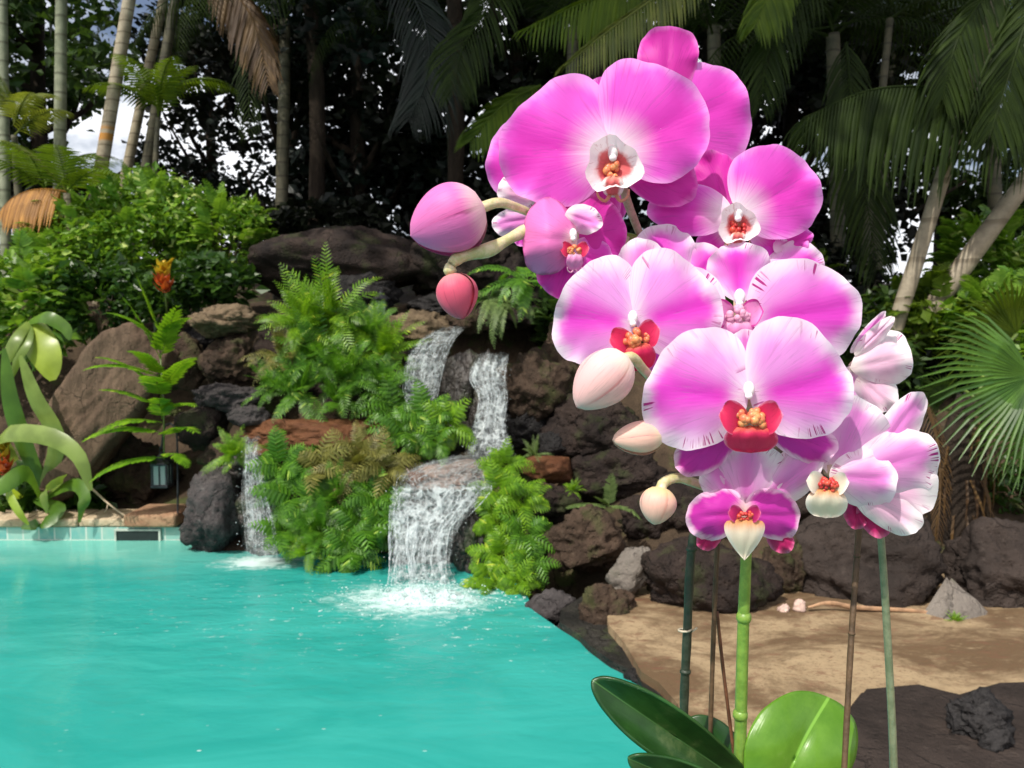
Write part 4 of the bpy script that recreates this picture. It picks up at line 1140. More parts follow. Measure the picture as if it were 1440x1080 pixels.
# palms over the middle and right: long dark fronds hang into the picture from crowns above it
GD = 'tall dark palms behind the falls'
PALMS = [
 (395, 330, 400, 100, 9.2, 5.0, 'trunk_dark', 'tall dark palm behind the wide top boulder with a brown dead frond', 9, 'droop', 'palm', .95),
 (640, 300, 632, 60, 9.6, 4.8, 'trunk_dark', 'tall dark palm behind the round pink bud', 10, 'droop', 'palm', 1.0),
 (800, 300, 806, 60, 8.8, 4.7, 'trunk_dark', 'tall palm behind the topmost flowers', 11, 'areca', 'palm', 1.0),
 (1010, 380, 1004, 60, 8.2, 4.4, 'trunk_dark', 'dark palm with hanging fronds right behind the topmost flowers', 12, 'droop', 'palm', 1.0),
 (1180, 400, 1172, 80, 7.8, 4.3, 'trunk_dark', 'dark many fronded palm right of the topmost flowers', 14, 'droop', 'palm', 1.0),
 (1230, 400, 1250, 90, 9.0, 4.6, 'trunk_dark', 'dark palm behind the small half open flower', 12, 'droop', 'palm', 1.0),
 (1400, 300, 1390, 60, 8.6, 4.8, 'trunk_dark', 'tall dark palm at the upper right corner', 11, 'areca', 'tree_green', 1.0),
]
roots = []
for i, (a, b_, c, d, Y, up, tm, lab, nf, kd, fm, s) in enumerate(PALMS):
    roots.append(palm(tr(a, b_, c, d, Y, up), .07, tm, lab, nf, kd, fm, 40 + i, s=s, pitch=(-.5, .75), group=GD))
# fronds the photo shows one by one
def hang_frond(root, pts, leaf_px, n, mat, hang, seed, label=None, lw=.022):
    """frond whose rachis follows photo points (px, py, Y)"""
    n = int(n*1.2); sp = spline([P(*q) for q in pts], 18); o = Vector(root.location); b = MB(); r = random.Random(seed)
    Y = pts[0][2]; k = Y/F
    b.tube(sp, [.012*(1.15-i/18) for i in range(18)], 5, cap=False); b.attr('rnd', 0, [.6]*90)
    for q in range(n):
        u = (q+.5)/n; f = u*17; i = min(16, int(f)); p = sp[i].lerp(sp[i+1], f-i); t = (sp[i+1]-sp[i]).normalized()
        side = t.cross(Vector((0, -1, 0.3))).normalized()
        prof = math.sin(math.pi*min(1, .15+.83*u))**.5
        for sg in (-1, 1):
            l = leaf_px*k*prof*r.uniform(.8, 1.15)
            d = (side*sg + t*(.5+.5*u) + Vector((0, -.25*r.random(), -hang))).normalized()
            qs = [p, p + d*l*.35, p + (d + Vector((0, 0, -.12))).normalized()*l*.7, p + (d + Vector((0, 0, -.3))).normalized()*l]
            blade(qs, [l*lw*.5, l*lw, l*lw*.8, l*lw*.1], b, t, 0, min(1, max(0, .5+r.gauss(0, .22))), .2)
    x = b.build('frond', M[mat], root, o, False)
    if label: x['label'] = label
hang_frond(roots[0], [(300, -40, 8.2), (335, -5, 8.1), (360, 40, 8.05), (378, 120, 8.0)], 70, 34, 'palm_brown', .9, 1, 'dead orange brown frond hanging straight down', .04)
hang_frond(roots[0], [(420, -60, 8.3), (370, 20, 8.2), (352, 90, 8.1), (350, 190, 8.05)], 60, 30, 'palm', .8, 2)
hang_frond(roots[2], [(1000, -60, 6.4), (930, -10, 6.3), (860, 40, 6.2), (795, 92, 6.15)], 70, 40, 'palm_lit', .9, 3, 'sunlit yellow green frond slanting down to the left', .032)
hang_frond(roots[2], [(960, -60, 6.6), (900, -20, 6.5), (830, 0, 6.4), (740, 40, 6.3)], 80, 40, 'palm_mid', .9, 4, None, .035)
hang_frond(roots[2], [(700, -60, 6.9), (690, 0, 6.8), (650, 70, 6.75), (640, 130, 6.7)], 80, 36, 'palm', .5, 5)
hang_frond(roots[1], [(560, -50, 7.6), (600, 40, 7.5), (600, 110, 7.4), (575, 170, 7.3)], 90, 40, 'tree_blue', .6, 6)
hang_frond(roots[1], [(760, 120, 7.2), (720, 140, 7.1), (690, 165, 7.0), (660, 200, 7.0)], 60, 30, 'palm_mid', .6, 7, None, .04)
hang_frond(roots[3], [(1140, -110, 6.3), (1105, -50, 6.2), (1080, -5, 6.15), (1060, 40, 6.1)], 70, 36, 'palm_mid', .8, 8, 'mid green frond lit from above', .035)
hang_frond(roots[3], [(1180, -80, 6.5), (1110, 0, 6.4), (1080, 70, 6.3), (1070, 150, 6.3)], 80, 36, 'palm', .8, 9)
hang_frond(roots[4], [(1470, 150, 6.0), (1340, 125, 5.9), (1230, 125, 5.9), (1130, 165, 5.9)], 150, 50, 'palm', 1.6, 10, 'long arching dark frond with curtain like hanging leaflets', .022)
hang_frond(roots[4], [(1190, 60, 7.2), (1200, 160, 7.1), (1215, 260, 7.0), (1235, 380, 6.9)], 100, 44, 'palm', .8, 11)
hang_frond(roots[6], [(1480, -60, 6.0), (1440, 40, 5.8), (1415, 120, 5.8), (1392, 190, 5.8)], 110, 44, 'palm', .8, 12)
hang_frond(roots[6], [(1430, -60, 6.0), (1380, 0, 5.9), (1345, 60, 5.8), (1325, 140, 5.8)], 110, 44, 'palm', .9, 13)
# slanting pale trunks at the right
palm(tr(1278, 400, 1330, 235, 6.2, 6.2), .060, 'trunk_pale', 'slanting pale trunk right of the small half open flower', 7, 'areca', 'palm', 61, group='slanting pale trunks at the right')
palm(tr(1372, 350, 1440, 258, 6.3, 5.6), .075, 'trunk_pale', 'thick strongly slanting pale trunk at the right edge', 7, 'areca', 'palm', 62, group='slanting pale trunks at the right')
palm(tr(1208, 430, 1222, 300, 7.6, 4.4), .04, 'trunk_dark', 'thin dark stem behind the small half open flower', 6, 'areca', 'palm', 63)

# fan palm at the right edge with its fibrous trunk
def fan_leaf(b, hub, ax, ay, length, seed, n=34, spread=4.2, start=0.0):
    """pleated fan: narrow segments radiating in the plane ax, ay"""
    r = random.Random(seed); nn = ax.cross(ay).normalized()
    for i in range(n):
        a = start - spread/2 + spread*(i+.5)/n
        d = (ax*math.cos(a) + ay*math.sin(a)).normalized()
        l = length*(.78 + .22*math.cos(a))*r.uniform(.93, 1.06)
        s = nn.cross(d)
        q = [hub + d*l*.04, hub + d*l*.4 + nn*.02, hub + d*l*.72 + nn*.0 + Vector((0, 0, -l*.03)), hub + d*l + Vector((0, 0, -l*.14))]
        wd = l*spread/n*.30
        blade(q, [wd*.2, wd*.85, wd*.55, wd*.08], b, s, 0, min(1, max(0, .5 + r.gauss(0, .25))), .5)
fp_foot = P(1345, 790, 5.3)
fpal = empty('fan_palm', fp_foot, label='fan palm with pleated green leaves and a brown fibrous base at the right edge', cat='palm')
b = MB()
tp = spline([fp_foot, P(1345, 720, 5.3), P(1352, 640, 5.3), P(1372, 560, 5.25)], 12)
b.tube(tp, [.16, .175, .18, .175, .17, .165, .16, .15, .14, .13, .12, .11], 16)
b.build('trunk', M['bark'], fpal, fp_foot)
b = MB(); r = random.Random(8)
for i in range(90):
    a = r.uniform(0, 6.28); u = r.uniform(.15, 1); j = min(11, int(u*11)); p = tp[j] + Vector((math.cos(a)*.16, math.sin(a)*.16, 0))
    l = r.uniform(.12, .4)
    e = p + Vector((math.cos(a)*.05 + r.gauss(0, .03), math.sin(a)*.05, -l))
    blade([p, p.lerp(e, .5) + Vector((math.cos(a)*.02, math.sin(a)*.02, 0)), e], [.007, .009, .002], b, Vector((-math.sin(a), math.cos(a), 0)), 0, r.random())
b.build('fibre_skirt', M['palm_brown'], fpal, fp_foot, False)
for j, (hx, hy, Y, ax, ay, L, mt, st) in enumerate((
   (1452, 528, 4.75, (-1, -.15, -.25), (.2, -.35, -1), 160, 'fan', .2), (1470, 590, 4.9, (-.75, -.1, -.6), (.6, -.3, -.6), 110, 'fan', .1), (1430, 470, 5.4, (-.9, -.2, .2), (0, -.5, 1), 120, 'palm_mid', 0), (1330, 560, 5.6, (-.7, -.2, .3), (.3, -.5, .8), 60, 'tree_green', 0))):
    hub = P(hx, hy, Y); b = MB()
    fan_leaf(b, hub, Vector(ax).normalized(), Vector(ay).normalized(), L*Y/F, 70+j, spread=3.0 if j < 2 else 3.6, start=st)
    b.build('fan_leaf', M[mt], fpal, fp_foot, False)
    b = MB(); b.tube(spline([tp[-1], tp[-1].lerp(hub, .5) + Vector((0, 0, .06)), hub], 8), .012, 6); b.build('leaf_stalk', M['stem_green'], fpal, fp_foot)

hang_frond(fpal, [(1300, 560, 5.2), (1318, 620, 5.1), (1322, 690, 5.05), (1318, 760, 5.0)], 40, 24, 'palm_brown', .9, 16, 'brown dead frond hanging down the left side of the fibrous base')

# ------------------------------------------------------------ broadleaf trees behind
TREE = {}
def tree_mesh(kind, seed, n, leaf):
    r = random.Random(seed); cl = []
    for i in range(20):
        a = r.uniform(0, 6.28); e = r.uniform(-1, 1); q = math.sqrt(1-e*e)*r.uniform(.35, .95)
        s = r.uniform(.24, .42)
        cl.append(((math.cos(a)*q*1.45, math.sin(a)*q*1.2, e*1.9 + 2.9), (1.5*s, 1.3*s, 1.3*s)))
    pts = clump_points(n, cl, seed, .35)
    return leaf_cloud('crown', pts, leaf, seed, up=.35, ar=.36)
def trunk_tree(seed):
    r = random.Random(seed); b = MB()
    b.tube(spline([(0, 0, -.3), (.05, 0, .9), (-.04, .05, 2.0), (.05, 0, 3.6)], 14), [.15 - .007*i for i in range(14)], 8)
    for i in range(9):
        a = r.uniform(0, 6.28); z = r.uniform(.8, 2.8)
        e = Vector((math.cos(a)*r.uniform(.6, 1.3), math.sin(a)*r.uniform(.6, 1.2), z + r.uniform(.5, 1.4)))
        b.tube(spline([Vector((0, 0, z)), Vector((e.x*.5, e.y*.5, z + (e.z-z)*.35)), e], 7), [.05 - .006*q for q in range(7)], 6)
    return b.mesh('trunk')
for k in range(3): TREE[k] = (tree_mesh('t', 500+k, 5200, .13), trunk_tree(520+k))
for k in range(3, 6): TREE[k] = (tree_mesh('t', 500+k, 4600, .115), trunk_tree(520+k))      # thinner crowns
TRM = {}
def tree(px, Y, s, mat, label, k, yaw, dz=0.0, group='dark trees behind the rock wall'):
    x = P(px, 300, Y).x
    foot = Vector((x, Y, ground_z(x, Y) - .05 + dz))
    root = empty('tree', foot, (0, 0, yaw), label, 'tree', group)
    root.scale = (s, s, s)
    key = (k, mat)
    if key not in TRM:
        m = TREE[k][0].copy(); m.materials.clear(); m.materials.append(M[mat]); TRM[key] = m
    link('trunk', TREE[k][1], M['bark'], root)
    link('crown', TRM[key], M[mat], root)
TREES = [
 (60, 11.0, 1.15, 'tree_green', 'green tree behind the two leftmost palm trunks'),
 (-180, 10.0, 1.2, 'tree_green', 'green tree beyond the left edge of the photo'),
 (300, 11.5, .82, 'tree_blue', 'blue green tree right of the small sky gap behind the leaning trunks'),
 (400, 10.4, 1.05, 'tree_dark', 'dark tree behind the wide top boulder'),
 (500, 10.0, 1.1, 'tree_blue', 'dark blue green tree left of the round pink bud'),
 (610, 10.8, 1.15, 'tree_dark', 'dark tree right behind the round pink bud'),
 (730, 10.2, 1.15, 'tree_dark', 'dark tree behind the left edge of the topmost flower'),
 (860, 11.0, 1.2, 'tree_dark', 'dark tree hidden behind the topmost flowers'),
 (990, 10.0, 1.15, 'tree_dark', 'dark tree behind the right edge of the topmost flower'),
 (1110, 10.8, 1.2, 'tree_dark', 'dark tree right of the topmost flowers'),
 (1215, 10.2, 1.1, 'tree_dark', 'dark tree above the small half open flower'),
 (1330, 11.6, 1.0, 'tree_green', 'green tree left of the bright sky gap at the right'),
 (1480, 10.6, 1.1, 'tree_green', 'green tree at the upper right corner'),
 (1700, 9.6, 1.15, 'tree_green', 'green tree beyond the right edge of the photo'),
]
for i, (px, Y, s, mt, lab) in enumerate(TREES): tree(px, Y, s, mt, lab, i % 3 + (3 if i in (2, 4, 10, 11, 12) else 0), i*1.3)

# tall trees added to shade the background, crowns unseen above the picture
def shade_tree(x, y, h, rad, label, k, mat='tree_dark'):
    foot = Vector((x, y, ground_z(x, y) - .1)); r = random.Random(900+k)
    root = empty('tree', foot, label=label, cat='tree', group='tall trees added to shade the background')
    cl = []
    for i in range(18):
        a = r.uniform(0, 6.28); q = math.sqrt(r.random())*rad
        s = r.uniform(.7, 1.25)
        cl.append(((math.cos(a)*q, math.sin(a)*q*1.15 - 4.0, h + r.uniform(-.5, .9)), (s, s, s*.55)))
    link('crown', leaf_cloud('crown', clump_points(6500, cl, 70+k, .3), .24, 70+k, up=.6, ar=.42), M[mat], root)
    b = MB(); b.tube(spline([(0, 0, -.2), (.1, -.1, h*.4), (-.1, -.9, h*.8), (0, -3.0, h)], 14), [.10 - .003*i for i in range(14)], 9)
    for c_, _ in cl[:9]: b.tube(spline([(-.1, -.6, h*.8), (c_[0]*.5, c_[1]*.6 - .3, h*.9), c_], 7), [.06-.007*i for i in range(7)], 6)
    link('trunk', b.mesh('trunk'), M['bark'], root)
for i, (x, y, h, rad, lab) in enumerate([
  (-2.3, 9.3, 7.0, 1.7, 'tall dark tree trunk behind the upper fern bank added to carry a shade crown above the frame'),
  (-.7, 9.0, 7.2, 1.8, 'tall dark tree trunk behind the topmost flower added to carry a shade crown above the frame'),
  (.8, 8.9, 7.0, 1.7, 'tall dark tree trunk right of the topmost flowers added to carry a shade crown above the frame'),
  (2.6, 10.6, 7.6, 1.6, 'tall dark tree trunk behind the striped mid right flower added to carry a shade crown above the frame')]):
    shade_tree(x, y, h, rad, lab, i)
# dark undergrowth that closes the view between the wall and the trees
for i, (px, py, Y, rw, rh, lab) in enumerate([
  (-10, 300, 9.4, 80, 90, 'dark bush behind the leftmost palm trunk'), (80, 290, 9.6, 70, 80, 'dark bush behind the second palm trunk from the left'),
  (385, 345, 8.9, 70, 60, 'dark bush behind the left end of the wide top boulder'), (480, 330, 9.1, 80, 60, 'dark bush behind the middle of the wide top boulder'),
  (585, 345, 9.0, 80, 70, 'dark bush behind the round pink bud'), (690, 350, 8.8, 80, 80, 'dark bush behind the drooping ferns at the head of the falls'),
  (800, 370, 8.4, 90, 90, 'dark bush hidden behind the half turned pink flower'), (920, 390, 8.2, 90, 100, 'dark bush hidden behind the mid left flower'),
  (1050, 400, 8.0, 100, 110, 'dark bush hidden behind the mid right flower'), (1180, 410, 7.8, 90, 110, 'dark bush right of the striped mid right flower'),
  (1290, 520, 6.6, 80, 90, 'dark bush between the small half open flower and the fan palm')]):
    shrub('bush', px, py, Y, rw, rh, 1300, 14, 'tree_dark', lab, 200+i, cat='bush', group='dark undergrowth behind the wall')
# planting that carries the bank on behind the flowers and past the edges of the picture
for i, (px, py, Y, rw, rh, mt, lab) in enumerate([
  (800, 470, 6.9, 70, 60, 'tree_green', 'green shrub on the bank behind the mid left flower'),
  (900, 480, 6.6, 80, 60, 'shrub_dark', 'dark green shrub on the bank behind the plump cream and pink bud'),
  (1010, 480, 6.4, 80, 60, 'tree_green', 'green shrub on the bank behind the largest front flower'),
  (1120, 500, 6.2, 80, 60, 'shrub_dark', 'dark green shrub on the bank behind the striped mid right flower'),
  (940, 400, 7.4, 90, 60, 'palm_mid', 'mid green shrub higher on the bank behind the mid left flower'),
  (1100, 420, 7.2, 90, 60, 'palm_mid', 'mid green shrub higher on the bank behind the mid right flower'),
  (-110, 430, 7.2, 120, 110, 'shrub', 'green shrub just beyond the left edge of the photo'),
  (-340, 430, 7.3, 130, 120, 'tree_green', 'green shrub far beyond the left edge of the photo'),
  (-180, 620, 6.6, 120, 80, 'shrub_dark', 'low green shrub beside the pool beyond the left edge of the photo'),
  (1570, 430, 6.3, 120, 110, 'palm_mid', 'green shrub just beyond the right edge of the photo'),
  (1780, 480, 6.0, 130, 120, 'tree_green', 'green shrub far beyond the right edge of the photo'),
  (1600, 650, 5.4, 100, 70, 'shrub_dark', 'low green shrub behind the patio beyond the right edge of the photo')]):
    shrub('shrub', px, py, Y, rw, rh, 1500, 14, mt, lab, 400+i, sprigs=24)
for i, (px, Y, s, mt, lab) in enumerate([(-460, 9.6, 1.1, 'tree_green', 'green tree far beyond the left edge of the photo'), (2050, 9.2, 1.1, 'tree_green', 'green tree far beyond the right edge of the photo')]):
    tree(px, Y, s, mt, lab, i, 2 + i)
# ------------------------------------------------------------ orchids
def petal_mat(name, mid, rim, throat, rim0=.55, rim1=1.0, stripe=0.0, stripe_col=(.42, .02, .22), vein=.35, trans=.28, throat1=.32, deep=None, wide=.5):
    """petal pigment: throat colour round the base, rim colour at the margin, fine veins fanning from the base,
    a stronger wedge along the middle (deep) and short dark dashes across the margin (stripe)"""
    t = NT(name)
    u, e, fan, dist, rim_a, rn = (t.attr(k) for k in ('along', 'edge', 'fan', 'dist', 'rim', 'rnd'))
    nz = t.noise(t.coord(), 42, 3)
    nb = t.noise(t.combine(t.math('MULTIPLY', fan, 2.2), t.math('MULTIPLY', u, 1.4), rn), 1.5, 3, .6)
    e2 = t.math('ADD', e, t.math('MULTIPLY', t.math('SUBTRACT', nb, .5), .5))
    col = t.mix(t.step(e2, rim0, rim1), mid, rim)
    if deep is not None:
        m = t.math('MULTIPLY', t.step(t.math('ABSOLUTE', t.math('ADD', fan, t.math('MULTIPLY', t.math('SUBTRACT', nz, .5), .2))), wide, .02), t.math('MULTIPLY', t.step(dist, .06, .30), t.step(e2, .98, .62)))
        col = t.mix(t.math('MULTIPLY', m, .95), col, deep)
    vn = t.noise(t.combine(t.math('MULTIPLY_ADD', fan, 11.0, t.math('MULTIPLY', nz, .5)), t.math('MULTIPLY', u, 1.1), rn), 2.2, 4, .62)
    col = t.mix(t.math('MULTIPLY', t.step(vn, .57, .64), vein), col, tuple(x*.60 for x in mid))
    col = t.mix(t.step(t.math('ADD', dist, t.math('MULTIPLY', t.math('SUBTRACT', vn, .5), .16)), .02, throat1, 1, 0), col, throat)
    if stripe:
        sn = t.noise(t.combine(t.math('MULTIPLY', rim_a, 120.0), t.math('MULTIPLY', e, .8), rn), 1.0, 2, .6)
        patch = t.noise(t.combine(t.math('MULTIPLY', rim_a, 6.0), rn, 0.), 1.3, 1)
        w = t.math('MULTIPLY_ADD', sn, -.5, 1.06)
        s = t.math('MULTIPLY', t.step(sn, .54, .60), t.math('MULTIPLY', t.step(e, w, t.math('ADD', w, .06)), t.step(e, .985, .95)))
        s = t.math('MULTIPLY', s, t.step(patch, .54, .62))
        col = t.mix(t.math('MULTIPLY', s, stripe), col, stripe_col)
    h = t.noise(t.combine(t.math('MULTIPLY', fan, 16.0), t.math('MULTIPLY', u, 2.0), rn), 2.0, 3)
    p = t.principled(col, .5, t.bump(t.math('ADD', h, t.math('MULTIPLY', nz, .6)), .16, .0015), Specular_IOR_Level=.28, Sheen_Weight=.12)
    tr = t.n('ShaderNodeBsdfTranslucent'); t.set(tr.inputs['Color'], col)
    ms = t.n('ShaderNodeMixShader'); ms.inputs[0].default_value = trans
    t.t.links.new(p, ms.inputs[1]); t.t.links.new(tr.outputs[0], ms.inputs[2])
    return t.surf(ms.outputs[0])
PM = {
 'magenta': petal_mat('magenta_petal', (.82, .105, .66), (.88, .34, .80), (.92, .84, .89), .80, 1.05, throat1=.50, vein=.36, deep=(.78, .040, .52), wide=.85, trans=.36),
 'deep': petal_mat('deep_magenta_petal', (.66, .030, .40), (.80, .18, .60), (.70, .10, .44), .84, 1.03, vein=.35, trans=.34),
 'mid': petal_mat('orchid_pink_petal', (.81, .32, .76), (.89, .72, .87), (.88, .60, .84), .55, 1.0, stripe=1, vein=.30, deep=(.82, .045, .62), throat1=.12, wide=.60, trans=.38),
 'pale': petal_mat('pale_pink_petal', (.82, .42, .74), (.90, .78, .86), (.88, .74, .76), .40, .95, stripe=1, vein=.34, deep=(.78, .22, .64), wide=.35, trans=.38),
 'white': petal_mat('white_pink_petal', (.84, .52, .70), (.90, .82, .85), (.88, .78, .74), .35, .95, stripe=1, vein=.34, trans=.38),
 'purple': petal_mat('purple_petal', (.58, .030, .40), (.86, .54, .74), (.74, .50, .46), .76, .98, vein=.35, throat1=.34, trans=.32),
 'crimson': petal_mat('crimson_petal', (.45, .012, .12), (.62, .10, .26), (.5, .02, .15), .7, 1.0, vein=.2),
}
PM['lip_red'] = petal_mat('crimson_lip', (.66, .020, .10), (.80, .24, .40), (.74, .14, .08), .84, 1.05, vein=.35)
PM['lip_ring'] = petal_mat('white_rimmed_lip', (.66, .13, .14), (.92, .84, .85), (.74, .30, .22), .50, .74, vein=.3)
PM['lip_pink'] = petal_mat('pink_lip', (.80, .28, .58), (.58, .04, .32), (.84, .45, .62), .74, .9, vein=.3)
PM['lip_cream'] = petal_mat('cream_lip', (.84, .72, .56), (.90, .82, .72), (.74, .30, .10), .5, 1.0, vein=.12, throat1=.4)
def soft(name, a, b, rough=.4):
    t = NT(name); nz = t.noise(t.coord(), 160, 3, .7)
    return t.surf(t.principled(t.mix(t.step(nz, .35, .65), a, b), rough, t.bump(nz, .3, .001), Subsurface_Weight=.15, Subsurface_Scale=.003))
PM['callus'] = soft('orange_callus', (.66, .13, .07), (.78, .33, .12))
PM['callus_red'] = soft('red_callus', (.50, .02, .03), (.66, .10, .05))
PM['column'] = soft('white_column', (.84, .70, .78), (.90, .84, .86))
PM['ovary'] = soft('green_pink_ovary', (.42, .34, .20), (.60, .48, .36))

def petal(b, base, tip, wp, wm, Y0, Y1, cup=.005, rp=.5, rm=.5, kk=1.05, mat=0, ruff=.0028, seed=0, bow=0.0, nr=13, nt=72, wav=.045, vf=0.0, curve=0.0):
    """petal whose midline runs from photo point base (distance Y0) to tip (Y1); wp / wm: half widths in photo
    pixels on the clockwise / anticlockwise side, widest at rp / rm; cup bends the sides away from the viewer.
    Built as rings from the middle of the petal out to its margin."""
    r = random.Random(seed*13 + int(base[0]*3 + tip[1])); ph = [r.uniform(0, 6.28) for _ in range(5)]; rn = r.random()*8
    ax = (tip[0]-base[0], tip[1]-base[1]); L = math.hypot(*ax); pp = (-ax[1]/L, ax[0]/L); wmx = max(wp, wm)
    pts = []; AT = dict(along=[], across=[], edge=[], rnd=[], fan=[], dist=[], rim=[])
    for i in range(nr):
        ro = max(.004, (i/(nr-1))**.85)
        for j in range(nt):
            th = 2*math.pi*j/nt; u = .5 - .5*math.cos(th); sg = 1 if th <= math.pi else -1
            rr, w = (rp, wp) if sg > 0 else (rm, wm)
            a_, b_ = kk*rr, kk*(1-rr)
            wid = w * (max(0, u)**a_)*(max(0, 1-u)**b_)/((rr**a_)*((1-rr)**b_))
            f = 1 + wav*math.sin(3*th + ph[0])*u + wav*.7*math.sin(5*th + ph[1])*u + wav*.35*math.sin(11*th + ph[2])*u + wav*.16*math.sin(19*th + ph[4])*u
            uu = .5 + (u - .5)*ro*(1 + (f-1)*.6); p_ = sg*wid*ro*f
            p2 = p_ + curve*math.sin(math.pi*min(1, max(0, uu)))
            q = (base[0] + ax[0]*uu + pp[0]*p2, base[1] + ax[1]*uu + pp[1]*p2)
            Y = lerp(Y0, Y1, uu) + vf*math.sqrt((p_/wmx)**2 + .004) + cup*(p_/wmx)**2 + bow*math.sin(math.pi*min(1, max(0, uu)))
            Y += ruff*(math.sin(4*th + ph[3]) + .7*math.sin(7*th + ph[4]))*ro**4*min(1, u*1.6) - .0012*math.cos(uu*5 + ph[3])*(1-ro**2)
            Y += .0012*math.exp(-(p_/wmx*7)**2)*math.sin(math.pi*min(1, max(0, uu*1.05)))
            pts.append(P(q[0], q[1], Y))
            for k_, x in zip(AT, (uu, p_/max(1e-6, w), ro, rn, math.atan2(p_, (uu + .07)*L), math.hypot(uu, p_/L), j/nt)): AT[k_].append(x)
    b.grid(pts, nr, nt, mat, close=True, attrs=AT)

def lip_mesh(cx, cy, s, Y, rot=0.0, style='red', mid=(46, 26), tendril=True, point=0.0):
    """lip: side lobes or cup (material 0), middle lobe (1), callus (2); offsets are photo pixels"""
    b = MB(); k = Y / F; cr, sr = math.cos(rot), math.sin(rot); r = random.Random(int(cx))
    def pt(dx, dy, dz): return P(cx + s*(dx*cr - dy*sr), cy + s*(dx*sr + dy*cr), Y - dz*s*k)
    def sheet(fn, nu, nv, mat, rn, full=False):
        pts = []; A = []; V = []; E = []
        for i in range(nu):
            u = i/(nu-1)
            for j in range(nv):
                v = -1 + 2*j/(nv-1) if not full else -1 + 2*j/nv
                pts.append(pt(*fn(u, v))); A.append(u); V.append(v); E.append(u if full else max(abs(v), u**4))
        b.grid(pts, nu, nv, mat, close=full, attrs={'along': A, 'across': V, 'edge': E, 'rnd': [rn]*len(A), 'fan': [x*.8 for x in V], 'dist': A, 'rim': [x*.5 for x in V]})
    if style == 'ring':       # side lobes curl round into a white rimmed cup
        def cup(u, v):
            th = v*math.pi; w = 1 + .10*math.sin(3*th + 1) + .05*math.sin(7*th)
            gap = 1 - .22*max(0, math.cos(th - math.pi/2))**6
            return (33*u*w*math.cos(th), 3 + 34*u*w*gap*math.sin(th), -2 + 24*u**1.6 + 3*math.sin(5*th)*u)
        sheet(cup, 10, 30, 0, 2., True)
        for q in range(10): b.ball(pt(r.uniform(-10, 10), r.uniform(0, 16), r.uniform(3, 9)), s*k*r.uniform(3, 5.5), 7, 8, 2)
    else:
        for sg in (-1, 1):    # upright side lobes, broad and curling towards the viewer
            def lobe(u, v):
                w = 19*(math.sin(math.pi*(.08 + .86*u))**.55)
                return (sg*(7 + 27*u) + sg*4*v, 8 - 14*u*u + w*v, 6 + 15*math.sin(math.pi*u*.75) + 6*v*v*u)
            sheet(lobe, 11, 11, 0, 2. + sg)
        for q in range(20):
            a, e = r.uniform(0, 6.28), math.sqrt(r.random())
            b.ball(pt(19*e*math.cos(a), 7 + 11*e*math.sin(a), 15 + 7*(1-e)), s*k*r.uniform(3.4, 6.0), 7, 8, 2)
    ln, wd = mid
    def tongue(u, v):
        w = wd*(max(1e-4, u)**lerp(.42, .28, point))*((1-u)**lerp(.40, 1.0, point))/lerp(.565, .50, point) + 2*(1-u)
        return (w*v, 14 + ln*u, 12 + 14*math.sin(math.pi*min(1, u*1.05 + .1)) - 8*v*v*math.sin(math.pi*u) - 10*u + 1.5*math.sin(9*v + 5*u))
    sheet(tongue, 16, 13, 1, 5.)
    if tendril:
        for sg in (-1, 1):
            b.tube(spline([pt(sg*3, ln+10, 2), pt(sg*9, ln+18, 4), pt(sg*17, ln+13, 10), pt(sg*19, ln+4, 14)], 10), [s*k*2.6*(1 - .07*i) for i in range(10)], 6, 1)
    return b

def flower(plant, ctr, Y, petals, lip=None, back=None, column=True, label=None, seed=0, cs=1.0):
    """flower part (column and stalk) with petals, sepals and lip as its sub-parts"""
    o = P(*ctr, Y); k = Y/F
    b = MB()
    if column:
        b.ball(P(ctr[0], ctr[1]-12*cs, Y - 10*k*cs), (8*k*cs, 9*k*cs, 12*k*cs), 10, 12, 0)
        b.ball(P(ctr[0], ctr[1]-3*cs, Y - 17*k*cs), (5.5*k*cs, 5*k*cs, 5*k*cs), 8, 10, 0)
    bk = back or (ctr[0], ctr[1]-10, Y+.045)
    b.tube(spline([P(ctr[0], ctr[1]-6, Y+.004), P((ctr[0]+bk[0])/2, (ctr[1]+bk[1])/2 + 3, (Y+bk[2])/2 + .004), P(*bk)], 9), [.0034, .0032, .003, .0028, .0026, .0025, .0024, .0023, .0023], 8, 1)
    f = b.build('flower', [PM['column'], PM['ovary']], plant, o)
    if label: f['label'] = label
    for i, p in enumerate(petals):
        nm, mt, base, tip, wp, wm, y0, y1 = p[:8]; kw = p[8] if len(p) > 8 else {}
        b = MB(); petal(b, base, tip, wp, wm, Y+y0, Y+y1, seed=seed+i, **kw)
        b.build(nm, PM[mt], f, o)
    if lip:
        mats = lip.pop('mats'); lb = lip_mesh(lip.pop('cx', ctr[0]), lip.pop('cy', ctr[1]), lip.pop('s', 1.0), Y - .002, **lip)
        lb.build('lip', [PM[m] for m in mats], f, o)
    return f

